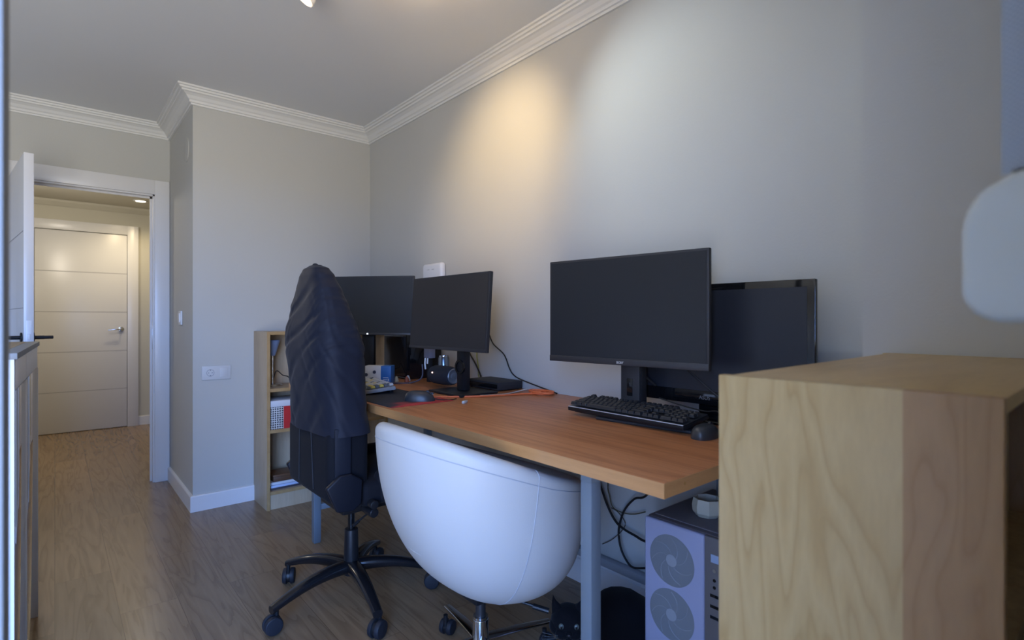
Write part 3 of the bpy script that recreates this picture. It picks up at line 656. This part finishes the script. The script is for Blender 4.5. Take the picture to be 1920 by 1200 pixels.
# white wall router
ro = thing('wifi_router', 'white rounded router fixed on the right wall above the monitors', 'router', (XW, 2.74, 1.27))
obj('router_body', MB().box((-.042, -.105, 0), (-.002, .105, .205), .018, 4), M_white, ro)
m = MB().box((-.0428, -.03, .165), (-.0418, -.005, .169)).box((-.0428, .02, .165), (-.0418, .045, .169)); obj('indicator_marks', m, mat('icon_grey', (.45, .46, .48), .5), ro)
obj('mount', MB().box((-.003, -.04, .03), (0, .04, .12)), M_white, ro)
# power adapter with two white plugs
ad = thing('power_adapter', 'small grey adapter box with two white plugs beneath the tilted monitor', 'adapter', (1.545, 2.50, DT+.0))
obj('adapter_body', MB().box((-.018, -.03, .130), (.018, .03, .195), .003), mat('adapter_grey', (.16, .17, .24), .5), ad)
obj('adapter_stem', MB().box((-.012, -.012, 0), (.012, .012, .131), .003), M_black, ad)
m = MB().tube([(-.019, .012, .13), (-.022, .010, .10), (-.024, .002, .07)], .0045, 10).tube([(-.019, -.012, .13), (-.021, -.012, .10)], .0045, 10); obj('usb_plug', m, M_white, ad)
# tilted small screen-like silver strip
o = thing('drinking_can', 'silver can standing behind the barrel-shaped speaker', 'can', (1.555, 2.375, DT))
obj('can_body', MB().lathe([(0, 0), (.024, 0), (.029, .006), (.029, .135), (.024, .145), (0, .143)], 32), mat('can_metal', (.28, .32, .38), .25, .9), o)
obj('can_rim', MB().lathe([(.022, .143), (.025, .143), (.025, .149), (.022, .149), (.022, .143)], 32), M_chrome, o)
# external box near the wall and cables
o = thing('network_switch', 'flat black network box on the desk against the wall', 'network box', (1.655, 2.08, DT))
obj('box_body', MB().box((-.075, -.13, .004), (.075, .12, .042), .004), M_mblack, o)
obj('front_strip', MB().box((-.0765, -.12, .012), (-.0745, .11, .032)), M_gloss, o)
m = MB()
for x in (-.06, .06):
    for y in (-.11, .1): m.cyl((x, y, 0), (x, y, .005), .008, n=12)
obj('foot', m, M_rubber, o)
def cable(name, label, pts, r, m, **k):
    o = obj(name, MB().tube(pts, r, 8), m); tag(o, label, 'cable'); return o
M_orange = mat('orange_cable', (.72, .16, .05), .45)
z = DT+.004
o = cable('network_cable', 'orange cable crossing the desk in front of the monitor stand', [(1.215, 1.985, z), (1.30, 1.94, z), (1.40, 1.87, z), (1.50, 1.83, z), (1.60, 1.80, z), (1.66, 1.77, z)], .0042, M_orange)
pts = []
for k in range(44):
    a = k/12*2*math.pi; rr = .050+.006*math.sin(k*1.3)
    pts.append((1.682+rr*math.cos(a)*.75, 1.765+rr*1.25*math.sin(a), DT+.004+.0028*(k/12)))
cable('cable_coil', 'orange cable loosely coiled on the desk beside the wall', pts, .0036, M_orange)
cable('network_cable', 'thin white cable lying next to the orange cable', [(1.42, 1.88, z), (1.52, 1.848, z), (1.60, 1.865, z), (1.68, 1.86, z+.01)], .003, mat('pale_cable', (.45, .42, .38), .5))
m = MB().box((-.016, -.006, .0), (.012, .006, .011), .002).box((.012, -.004, .002), (.022, .004, .009), .001)
o = obj('cable_connector', m, mat('clear_plug', (.55, .55, .52), .2)); o.location = (1.262, 1.775, DT); o.rotation_euler = (0, 0, R(30)); tag(o, 'small clear plug lying on the desk below the orange cable', 'plug')
cable('power_cable', 'black cable hanging down the wall right of the tilted monitor', [(1.5, 2.06, 1.12), (1.6, 2.04, 1.125), (1.735, 2.275, 1.103), (1.735, 2.224, 1.067), (1.735, 2.184, 1.013), (1.735, 2.097, 0.962), (1.735, 2.055, 0.897), (1.735, 2.022, 0.865), (1.735, 1.954, 0.844), (1.73, 1.715, 0.8055)], .0032, M_cable)
cable('power_cable', 'black cable dropping behind the stand of the tilted monitor', [(1.45, 2.22, 1.06), (1.6, 2.36, 1.05), (1.735, 2.436, 1.004), (1.735, 2.386, 0.947), (1.735, 2.332, 0.892), (1.735, 2.289, 0.835)], .0042, M_cable)
cable('ground_cable', 'yellow-green cable running down the wall behind the monitors', [(1.5, 2.25, 1.08), (1.738, 2.351, 1.007), (1.738, 2.331, 0.935), (1.738, 2.317, 0.878), (1.738, 2.312, 0.83), (1.73, 2.23, 0.806)], .0028, mat('yellow_green', (.30, .33, .06), .5))
cable('usb_cable', 'grey cable curving on the desk left of the speaker', [(1.50, 2.50, .90), (1.49, 2.49, .83), (1.43, 2.50, DT+.004), (1.36, 2.53, DT+.004), (1.28, 2.51, DT+.004)], .004, mat('grey_cable', (.06, .06, .09), .5))
for i, (x, y) in enumerate(((1.40, 2.60), (1.44, 2.56), (1.47, 2.60))):
    m = MB().lathe([(0, 0), (.011, 0), (.014, .004), (.010, .020), (.004, .032), (0, .033)], 14)
    o = obj('figurine', m, mat('trinket_%d' % i, [(.35, .30, .2), (.25, .06, .03), (.4, .42, .45)][i], .5)); o.location = (x, y, DT)
    tag(o, ['small tan trinket', 'small red trinket', 'small silver trinket'][i]+' between the far keyboard and the speaker', 'trinket')
# cables around the main monitor
cable('power_cable', 'black cable from the large monitor down behind its stand', [(1.475, 1.215, 1.05), (1.52, 1.17, .985), (1.57, 1.13, .945), (1.60, 1.10, .91)], .0042, M_cable)
cable('signal_cable', 'black cable sagging in front of the glossy monitor', [(1.545, 1.00, 1.02), (1.56, .90, .94), (1.565, .83, .89), (1.57, .76, .855), (1.58, .70, .84)], .0035, M_cable)
cable('keyboard_cable', 'black cable looping behind the black keyboard', [(1.56, 1.06, .875), (1.565, .98, .86), (1.57, .90, .85), (1.565, .85, .855), (1.55, .82, .83), (1.54, .80, DT+.004)], .0024, M_cable)

# ------------------------------------------------------------------ gaming chair with cover
gc = thing('office_chair', 'tall office chair under a dark navy cloth cover with black star base', 'office chair', (.925, 2.10, 0))
gx, gy = .925, 2.10
def interp(tab, z):
    if z <= tab[0][0]: return tab[0][1:]
    for a, b in zip(tab, tab[1:]):
        if z <= b[0]:
            t = (z-a[0])/(b[0]-a[0]); t = t*t*(3-2*t)*.5+t*.5
            return [p+(q-p)*t for p, q in zip(a[1:], b[1:])]
    return tab[-1][1:]
# z, centre x, centre y, thickness (x), width (y)
CT = [(.715, .832, 2.10, .200, .48), (.80, .826, 2.105, .194, .475), (.93, .818, 2.11, .198, .465), (1.03, .812, 2.11, .212, .475), (1.10, .804, 2.11, .190, .445), (1.18, .796, 2.105, .150, .375), (1.25, .789, 2.10, .118, .300), (1.31, .782, 2.10, .090, .225), (1.338, .779, 2.10, .068, .165), (1.352, .777, 2.10, .03, .08)]
def sec(cx, cy, t, w, n, e=.62):
    r = []
    for i in range(n):
        a = 2*math.pi*i/n; ca, sa = math.cos(a), math.sin(a)
        r.append((cx+math.copysign(abs(ca)**e, ca)*t/2, cy+math.copysign(abs(sa)**e, sa)*w/2))
    return r
rings = []; NZ, NR = 130, 160
for k in range(NZ+1):
    s = k/NZ; z = .715+(1.352-.715)*(1-(1-s)**1.25)
    cx, cy, t, w = interp(CT, z)
    ring = []
    for i, (x, y) in enumerate(sec(cx, cy, t, w, NR, .60)):
        a = 2*math.pi*i/NR
        nx, ny = math.cos(a), math.sin(a)
        # pulled folds: slanting creases radiating up the cloth
        p = Vector((x*3.0, y*3.0, z*3.0)); dz = noise.noise(p)
        f1 = math.sin((z*46 + (y-1.9)*30 + 2.4*dz*2)) ; f1 = -max(0, f1-.35)**1.2
        f2 = math.sin((z*38 - (y-2.1)*46 + (x-.8)*60 + 3*noise.noise(p*1.7)))
        f2 = -max(0, f2-.55)
        amp = min(1, max(0, (1.345-z)*9))
        side = .5+.5*noise.noise(Vector((x*5, y*5, z*4))+Vector((9, 3, 1)))
        d = amp*(.0115*f1*side + .0115*f2*(1-side) + .009*noise.noise(p*1.3) - .004*abs(math.sin(z*70+(y-2)*90+4*noise.noise(p*2.2)))*max(0, noise.noise(p*1.1+Vector((4, 4, 4))))*2) 
        # hem flares a little
        if z < .74: d += (.74-z)*.10
        ring.append(((x+nx*d)-gx, (y+ny*d)-gy, z+.004*noise.noise(Vector((a*2, z*8, 0)))*amp))
    rings.append(ring)
top = rings[-1]; cx = sum(p[0] for p in top)/NR; cy = sum(p[1] for p in top)/NR
rings.append([((p[0]-cx)*.4+cx, (p[1]-cy)*.4+cy, p[2]+.003) for p in top])
obj('chair_cover', MB().loft(rings), M_cover, gc, angle=70, label='dark navy cloth cover')
obj('cover_knot', MB().sph((cx, cy, rings[-1][0][2]+.001), .010, (1, 1.3, .5), 12), M_cover, gc)
# lower back
m = MB().box((.745-gx, 1.885-gy, .468), (.905-gx, 2.325-gy, .735), .03, 4); obj('backrest', m, M_navy, gc)
for y0, y1 in ((2.055, 2.03), (2.18, 2.185)):
    obj('piping', MB().tube([(.7435-gx, y0-gy, .728), (.7435-gx, y1-gy, .50)], .0022, 8, smooth=False), mat('piping_grey', (.011, .013, .019), .7), gc)
# side brackets and hinge covers, both sides
for s, yy in ((-1, 1.880), (1, 2.330)):
    m = MB().box((.765-gx, yy-gy-.007, .56), (.825-gx, yy-gy+.007, .745), .004); obj('recline_bracket', m, mat('bracket_navy', (.012, .015, .025), .5, spec=.25), gc)
    cxh, czh, rr = .795-gx, .515, .074
    poly = [(cxh-.070, czh+.028), (cxh-.020, czh+.066), (cxh+.022, czh+.066), (cxh+.066, czh+.038), (cxh+.062, czh-.050), (cxh+.028, czh-.072), (cxh-.030, czh-.064)]
    if s > 0: poly = [(cxh+(u-cxh)*.6-.01, czh+(v-czh)*.6) for u, v in poly]
    y0 = yy-gy-.006 if s < 0 else yy-gy-.004
    m = MB().prism(poly, 'y', y0-.022 if s < 0 else y0, y0 if s < 0 else y0+.026, bev=.007); obj('hinge_cover', m, mat('hinge_plastic', (.008, .010, .017), .45, spec=.25), gc)
# seat
m = MB().box((.86-gx, 1.865-gy, .435), (1.33-gx, 2.345-gy, .535), .035, 4).box((.93-gx, 1.855-gy, .44), (1.31-gx, 1.93-gy, .565), .03, 4).box((.93-gx, 2.28-gy, .44), (1.31-gx, 2.355-gy, .565), .03, 4); obj('seat', m, M_navy, gc)
m = MB().box((.84-gx, 1.985-gy, .385), (1.05-gx, 2.215-gy, .437), .008).cyl((.90-gx, 1.87-gy, .455), (.90-gx, 1.835-gy, .455), .016, n=18, bev=.002).cyl((.93-gx, 1.99-gy, .40), (.93-gx, 1.90-gy, .40), .018, n=18, bev=.003)
obj('tilt_mechanism', m, M_black, gc)
obj('gas_lift', MB().cyl((0, 0, .27), (0, 0, .39), .014, n=20), M_gloss, gc)
obj('lift_sleeve', MB().cyl((0, 0, .10), (0, 0, .285), .031, .027, n=28, bev=.003), M_black, gc)
m = MB().tube([(.03, -.12, .40), (.045, -.10, .375), (.03, -.06, .345), (.012, -.045, .325)], .0035, 8).tube([(.012, -.045, .325), (-.004, -.030, .305)], .0065, 8); obj('height_lever', m, M_black, gc)
def caster(root, name, x, y, a, r=.030, mw=M_black, mr=M_rubber):
    """twin wheel caster; wheel axle horizontal at angle a"""
    ax = Vector((math.cos(a), math.sin(a), 0)); c = Vector((x, y, r))
    fw = Vector((-ax.y, ax.x, 0))
    m = MB().cyl(tuple(c+fw*.014+Vector((0, 0, r*.35))), tuple(c+fw*.014+Vector((0, 0, r+.022))), .008, n=12)
    m.cyl(tuple(c-ax*.007), tuple(c+ax*.007), r*.80, n=24)
    o = obj(name, m, mw, root)
    for s in (-1, 1):
        w_ = MB().cyl(tuple(c+ax*s*.007), tuple(c+ax*s*.024), r, r*.90, n=32, bev=.003); 
        wo = obj('wheel', w_, mr, o)
    return o
def star(root, n, a0, rad, zin, zout, wid, thick, m_, mc, rc, mw, cx=0, cy=0, arch=.0):
    for k in range(n):
        a = R(a0+360/n*k); d = Vector((math.cos(a), math.sin(a), 0)); pv = Vector((-d.y, d.x, 0)); rings = []
        for i in range(15):
            t = i/14; rr = .018+(rad-.018)*t; z = zin+(zout-zin)*(t**1.6)+arch*math.sin(math.pi*t)
            w2 = wid/2*(1-.42*t); th = thick*(1-.45*t)
            ring = []
            for q in range(12):
                b = 2*math.pi*q/12; ring.append(tuple(d*rr+pv*(math.copysign(abs(math.cos(b))**.7, math.cos(b))*w2)+Vector((cx, cy, z+math.copysign(abs(math.sin(b))**.7, math.sin(b))*th/2))))
            rings.append(ring)
        obj('base_leg', MB().loft(rings), m_, root, angle=50)
        e_ = d*(rad-.006)
        caster(root, 'caster', cx+e_.x, cy+e_.y, a+R(35 if k % 2 else 80), rc, mw, mc)
star(gc, 5, 46, .335, .135, .088, .062, .050, mat('star_base_black', (.010, .010, .012), .16), M_rubber, .034, M_black, arch=.012)

# ------------------------------------------------------------------ white tub chair
wx, wy = 1.04, 1.375
wc = thing('tub_chair', 'white leather swivel tub chair pushed partly under the desk', 'chair', (wx, wy, 0), 0)
RW = .328
def tub_pt(th, t, outer=True):
    """th: 0 = back (towards -X), t: 0 bottom .. 1 rim"""
    cb = math.cos(th)
    zr = .716+.120*cb-.012*(1-abs(cb))
    zb_ = .278-.012*(1-cb)*.5
    z = zb_+(zr-zb_)*t
    e = 2.05+.95*(1-cb)/2*1.9       # back is rounder, sides and front squarer
    u = max(0, 1-t*1.0)
    r = RW*(max(0, 1-u**e))**(1/(e*.93+.0))
    if not outer: r = max(0, r-.055)
    x = -math.cos(th)*r; y = math.sin(th)*r
    return Vector((x, y, z))
NT, NS = 96, 40
rings = []
for k in range(NS+1):
    t = (k/NS)**1.6
    rings.append([tub_pt(2*math.pi*i/NT, max(t, 1e-4)*.965) for i in range(NT)])
# rounded rim
def rim_pt(th, a):
    o_ = tub_pt(th, .965); rr = .024
    c = Vector((o_.x, o_.y, 0)).normalized()
    return o_+c*(-rr+rr*math.cos(a))+Vector((0, 0, rr*math.sin(a)*1.0))
for q in range(1, 9): rings.append([rim_pt(2*math.pi*i/NT, math.pi*q/8) for i in range(NT)])
for k in range(1, 8):
    t = k/8
    ring = []
    for i in range(NT):
        a = rim_pt(2*math.pi*i/NT, math.pi); ring.append((a.x*(1-.10*t), a.y*(1-.10*t), a.z+(.50-a.z)*t))
    rings.append(ring)
obj('tub_shell', MB().loft(rings), M_leather, wc, angle=60)
obj('seat_cushion', MB().lathe([(0, .45), (.22, .45), (.245, .465), (.25, .50), (.24, .525), (.2, .535), (0, .54)], 48), M_leather, wc)
# seams: rim seam and two upright seams, thin raised piping
M_seam = mat('seam_thread', (.42, .45, .50), .6)
m = MB(); pts = []
for i in range(73):
    th = R(-140+280*i/72); p = tub_pt(th, .93); c = Vector((p.x, p.y, 0)).normalized(); pts.append(tuple(p+c*.0002))
m.tube(pts, .0016, 6, smooth=False)
for th in (R(66), R(-82)):
    pts = []
    for k in range(40):
        t = (.012+(.965-.012)*(k/39)); p = tub_pt(th*(1-.10*(1-t)), t); c = Vector((p.x, p.y, 0)).normalized(); pts.append(tuple(p+c*.0002))
    for k in range(1, 8): pts.append(tuple(rim_pt(th, math.pi*k/10)))
    m.tube(pts, .0015, 6, smooth=False)
obj('seam', m, M_seam, wc)
obj('under_plate', MB().box((-.06, -.06, .262), (.06, .06, .30), .006), M_black, wc)
obj('gas_lift', MB().cyl((0, 0, .17), (0, 0, .262), .0165, n=24), mat('lift_dark', (.07, .07, .075), .35, .7), wc)
obj('lift_collar', MB().cyl((0, 0, .085), (0, 0, .185), .026, .026, n=32, bev=.003).cyl((0, 0, .185), (0, 0, .192), .024, n=32), M_pchrome, wc)
m = MB().tube([(.03, -.03, .262), (.075, -.09, .25), (.12, -.155, .235)], .005, 8).tube([(.105, -.135, .239), (.135, -.175, .230)], .0085, 10); obj('height_lever', m, M_black, wc)
star(wc, 4, -10, .268, .115, .098, .045, .016, M_pchrome, M_rubber, .027, M_black)
# shadow-free star collar
# ------------------------------------------------------------------ PC tower under the desk
X0, py0, py1, pz = 1.345, .715, .962, .557
pc = thing('computer_tower', 'grey computer tower with round fan grilles on the floor under the desk end', 'computer', (X0, (py0+py1)/2, 0))
hw = (py1-py0)/2
obj('case_body', MB().box((.012, -hw, .012), (.385, hw, pz), .006), mat('tower_dark_shell', (.12, .11, .12), .45), pc)
fp = obj('front_panel', MB().box((-.004, -hw+.055, .015), (.013, hw, pz-.002), .006, 3), M_pcfront, pc, label='pale lavender front panel')
obj('port_strip', MB().box((.0, -hw, .015), (.013, -hw+.056, pz-.002), .004, 3), mat('port_strip_grey', (.12, .11, .11), .5), pc)
cyf = (-hw+.055+hw)/2+.004
for k, zc in enumerate((.452, .297, .142)):
    m = MB(); m.M = Matrix.Translation((-.0042, cyf, zc)) @ Matrix.Rotation(R(-90), 4, 'Y')
    m.lathe([(0, .0006), (.070, .0006), (.072, 0), (.074, -.001)], 56)
    g = obj('fan_grille', m, M_pcvent, pc)
    m = MB(); m.M = Matrix.Translation((-.0050, cyf, zc)) @ Matrix.Rotation(R(-90), 4, 'Y')
    m.lathe([(0, .0002), (.017, .0002), (.018, -.001)], 32)
    for q in range(7):
        a0 = 2*math.pi*q/7; P = []
        for t in range(7):
            rr = .020+.046*t/6; a = a0+.9*t/6; P.append((rr*math.cos(a), rr*math.sin(a), 0))
        m.tube(P, .0011, 5, smooth=False)
    obj('fan_rotor', m, mat('rotor_grey', (.26, .285, .32), .6), g)
for zc, h in ((.395, .008), (.366, .008), (.337, .008)): obj('usb_port', MB().box((-.0012, -hw+.014, zc), (.001, -hw+.038, zc+h)), M_gloss, pc)
for zc in (.431, .412): obj('audio_port', MB().cyl((.001, -hw+.026, zc+.01), (-.001, -hw+.026, zc+.01), .0045, n=14), M_gloss, pc)
obj('power_button', MB().box((-.0015, -hw+.014, .488), (.001, -hw+.036, .510), .001), mat('button_blue', (.28, .36, .50), .4), pc)
obj('reset_button', MB().cyl((.001, -hw+.026, .467), (-.0015, -hw+.026, .467), .005, n=16), M_chrome, pc)
obj('top_filter', MB().box((.03, -hw+.012, pz-.001), (.37, hw-.012, pz+.003), .002), mat('top_filter_grey', (.13, .125, .135), .8, bump=.6, bscale=1200), pc)
m = MB()
for x in (.04, .34):
    for y in (-.09, .09): m.cyl((x, y, 0), (x, y, .013), .016, n=16)
obj('foot', m, M_rubber, pc)
cu = thing('ceramic_pot', 'small faceted white pot on top of the grey computer tower', 'pot', (1.475, .835, pz+.003), R(12))
def octo(r, c): return [(r*(1 if abs(u) > abs(v) else 1)*u, r*v) for u, v in c]
oc = [(1, .45), (.45, 1), (-.45, 1), (-1, .45), (-1, -.45), (-.45, -1), (.45, -1), (1, -.45)]
def ring(r, z): return [(u*r, v*r, z) for u, v in oc]
obj('pot_body', MB().loft([ring(.030, 0), ring(.038, .012), ring(.040, .030), ring(.036, .052), ring(.032, .052), ring(.031, .018), ring(.004, .016)]), mat('ceramic_cream', (.40, .41, .35), .4), cu, angle=20)
obj('wick', MB().cyl((0, 0, .016), (0, 0, .040), .003, n=8), M_black, cu)

# cables under the desk
cable('power_cable', 'thick black cable drooping under the desk towards the tower', [(1.62, 1.4, 0.767), (1.71, 1.454, 0.499), (1.71, 1.429, 0.428), (1.71, 1.398, 0.371), (1.71, 1.363, 0.331), (1.71, 1.323, 0.313), (1.71, 1.272, 0.304), (1.71, 1.218, 0.296), (1.72, 1.10, 0.30)], .0048, M_cable)
cable('power_cable', 'black cable making a long loop under the desk behind the tower', [(1.6, 1.0, 0.768), (1.7, 1.197, 0.494), (1.7, 1.265, 0.45), (1.7, 1.311, 0.397), (1.7, 1.334, 0.342), (1.7, 1.342, 0.293), (1.7, 1.331, 0.238), (1.7, 1.305, 0.2), (1.7, 1.272, 0.183), (1.7, 1.211, 0.202)], .0042, M_cable)
cable('thin_cable', 'thin olive cable tangled under the desk', [(1.7, 1.36, 0.768), (1.725, 1.416, 0.483), (1.725, 1.408, 0.419), (1.725, 1.389, 0.377), (1.725, 1.335, 0.37), (1.725, 1.283, 0.38), (1.725, 1.234, 0.402)], .0022, mat('olive_cable', (.10, .09, .045), .6))
cable('thin_cable', 'thin brown cable fanning down the wall under the desk', [(1.735, 1.408, 0.369), (1.735, 1.369, 0.358), (1.735, 1.337, 0.318), (1.735, 1.397, 0.246), (1.735, 1.453, 0.206)], .0018, mat('brown_cable', (.10, .08, .06), .6))

# ------------------------------------------------------------------ black cat under the desk
M_fur = mat('black_fur', (.0045, .0042, .006), .9, sheen=.05, spec=.15)
cat = thing('cat', 'black cat crouching on the floor under the desk, looking at the viewer', 'cat', (1.410, 1.118, 0))
def skin(name, verts, edges, radii, m, parent, sub=2):
    me = bpy.data.meshes.new(name); me.from_pydata(verts, edges, []); o = bpy.data.objects.new(name, me); C.objects.link(o)
    md = o.modifiers.new('s', 'SKIN')
    for i, r in enumerate(radii): me.skin_vertices[0].data[i].radius = r if isinstance(r, tuple) else (r, r)
    me.skin_vertices[0].data[0].use_root = True
    md.use_smooth_shade = True
    sb = o.modifiers.new('u', 'SUBSURF'); sb.levels = sub; sb.render_levels = sub
    bpy.context.view_layer.update()
    dg = bpy.context.evaluated_depsgraph_get(); nm = bpy.data.meshes.new_from_object(o.evaluated_get(dg)); nm.name = name
    bpy.data.objects.remove(o)
    nm.materials.clear(); nm.materials.append(m); nm.shade_smooth()
    o = bpy.data.objects.new(name, nm); C.objects.link(o); o.parent = parent; return o
# local frame: head towards (-x,+y); camera lies at (-,-)
hd = Vector((-.125, .105, .162))   # head centre (skull)
V = [(.13, -.035, .115), (.075, -.01, .145), (.0, .03, .135), (-.05, .075, .13), tuple(hd),
     (.12, -.05, .06), (.04, -.085, .045), (-.02, -.10, .022),          # near hind: thigh, knee, paw
     (.17, .02, .06), (.13, .05, .022),
     (-.03, .02, .075), (-.09, -.01, .03), (-.125, -.03, .020),         # near fore
     (.0, .11, .075), (-.08, .14, .03), (-.12, .135, .020),              # far fore
     (.20, -.05, .07), (.23, .04, .03), (.17, .12, .02), (.08, .15, .018)]     # tail
E = [(0, 1), (1, 2), (2, 3), (3, 4), (0, 5), (5, 6), (6, 7), (0, 8), (8, 9), (2, 10), (10, 11), (11, 12), (2, 13), (13, 14), (14, 15), (0, 16), (16, 17), (17, 18), (18, 19)]
RR = [.105, .112, .088, .062, .052, .060, .042, .022, .055, .022, .040, .025, .020, .040, .025, .020, .03, .018, .016, .014]
skin('body', V, E, RR, M_fur, cat)
# head with muzzle and cheeks
fd_ = Vector((-.68, -.72, -.12)).normalized()      # looking towards the viewer
sd = Vector((-fd_.y, fd_.x, 0)).normalized()*-1    # to the cat's left (image right is -Y/+X)
upv = sd.cross(fd_).normalized(); upv = upv if upv.z > 0 else -upv
q = Matrix((sd, fd_, upv)).transposed().to_4x4()
m = MB(); m.M = Matrix.Translation(hd+fd_*.012) @ q
m.sph((0, 0, 0), .056, (1.0, .95, .86), 32).sph((.020, .040, -.020), .022, (1.05, .9, .8), 20).sph((-.020, .040, -.020), .022, (1.05, .9, .8), 20).sph((0, .050, -.012), .013, (1, 1, .8), 16).sph((0, .040, -.034), .014, (1, .8, .7), 16).sph((.032, .008, -.016), .030, n=20).sph((-.032, .008, -.016), .030, n=20)
hdo = obj('head', m, M_fur, cat, angle=80)
for s in (-1, 1):
    m = MB(); m.M = Matrix.Translation(hd+fd_*.012) @ q
    b = bmesh.new(); base = [(s*.016, .006, .036), (s*.034, .012, .030), (s*.052, .0, .014), (s*.044, -.020, .022), (s*.022, -.016, .038)]; tip = (s*.050, .0, .086)
    bv = [b.verts.new(p) for p in base]; mv = [b.verts.new(tuple(Vector(p)*.45+Vector(tip)*.55+Vector((s*.003, .002, 0)))) for p in base]; tv = b.verts.new(tip)
    for i in range(5):
        j = (i+1) % 5; b.faces.new((bv[i], bv[j], mv[j], mv[i])); b.faces.new((mv[i], mv[j], tv))
    bmesh.ops.recalc_face_normals(b, faces=b.faces); m._merge(b)
    obj('ear', m, M_fur, hdo, angle=80)
    m = MB(); m.M = Matrix.Translation(hd+fd_*.012) @ q; m.sph((s*.0235, .0445, .008), .0095, (1, .75, 1), 18)
    ey = obj('eye', m, mat('cat_eye_grey', (.10, .115, .10), .15), hdo, label='pale grey eye')
    m = MB(); m.M = Matrix.Translation(hd+fd_*.012) @ q; m.sph((s*.0238, .0512, .008), .0045, (.8, .4, 1.1), 12)
    obj('pupil', m, M_gloss, ey)
m = MB(); m.M = Matrix.Translation(hd+fd_*.012) @ q; m.sph((0, .063, -.010), .005, (1.2, .6, .8), 12); obj('nose', m, mat('cat_nose', (.02, .015, .018), .4), hdo)
m = MB(); m.M = Matrix.Translation(hd+fd_*.012) @ q
for s in (-1, 1):
    for k in range(3): m.tube([(s*.028, .052, -.018-.004*k), (s*.055, .056, -.014-.007*k), (s*.085, .045, -.014-.012*k)], .00035, 4)
obj('whiskers', m, mat('whisker', (.25, .25, .25), .5), hdo)

# ------------------------------------------------------------------ tall narrow table at the left edge
TZ = 1.056
tb = thing('glossy_cabinet', 'tall narrow white cabinet with tan top and reflective doors, cropped at the left edge', 'cabinet', (-.0765, 1.855, 0), R(-1.7))
TL, TW = .915, .40
M_tan = wood('tan_top', [(0, (.26, .19, .10)), (.5, (.30, .22, .12)), (1, (.27, .20, .11))], (4, .6, 1), 2, .3, .5, rings=4)
M_rail = mat('grey_rail', (.17, .18, .19), .5)
tt = obj('top_panel', MB().box((-TW, .001, TZ-.016), (-.032, TL, TZ), .001), M_tan, tb)
obj('edge_rail', MB().box((-.0315, 0, TZ-.016), (.004, TL+.002, TZ), .001), M_rail, tt)
obj('front_lip', MB().box((-TW, -.004, TZ-.016), (-.0317, .0005, TZ-.001), .001), M_rail, tt)
M_cab = mat('cabinet_white', (.66, .68, .71), .4)
obj('side_panel', MB().box((-TW, .004, 0), (-.002, .022, TZ-.016), .001), M_cab, tb)
obj('side_panel', MB().box((-TW, TL-.018, 0), (-.002, TL-.002, TZ-.016), .001), M_cab, tb)
obj('carcass', MB().box((-TW, .023, .02), (-.022, TL-.019, TZ-.017)), M_cab, tb)
M_mir = mat('reflective_door', (.62, .64, .68), .03, 1.0)
for a, b_ in ((.024, .356), (.370, .890)):
    d_ = obj('door', MB().box((-.020, a, .03), (-.003, b_, TZ-.100), .0005), M_mir, tb)
    obj('edge_strip', MB().box((-.020, b_+.0004, .0), (.001, b_+.010, TZ-.100), .0004), M_white, d_)
    obj('drawer_front', MB().box((-.020, a, TZ-.096), (-.001, b_+.004, TZ-.018), .001), M_white, tb)
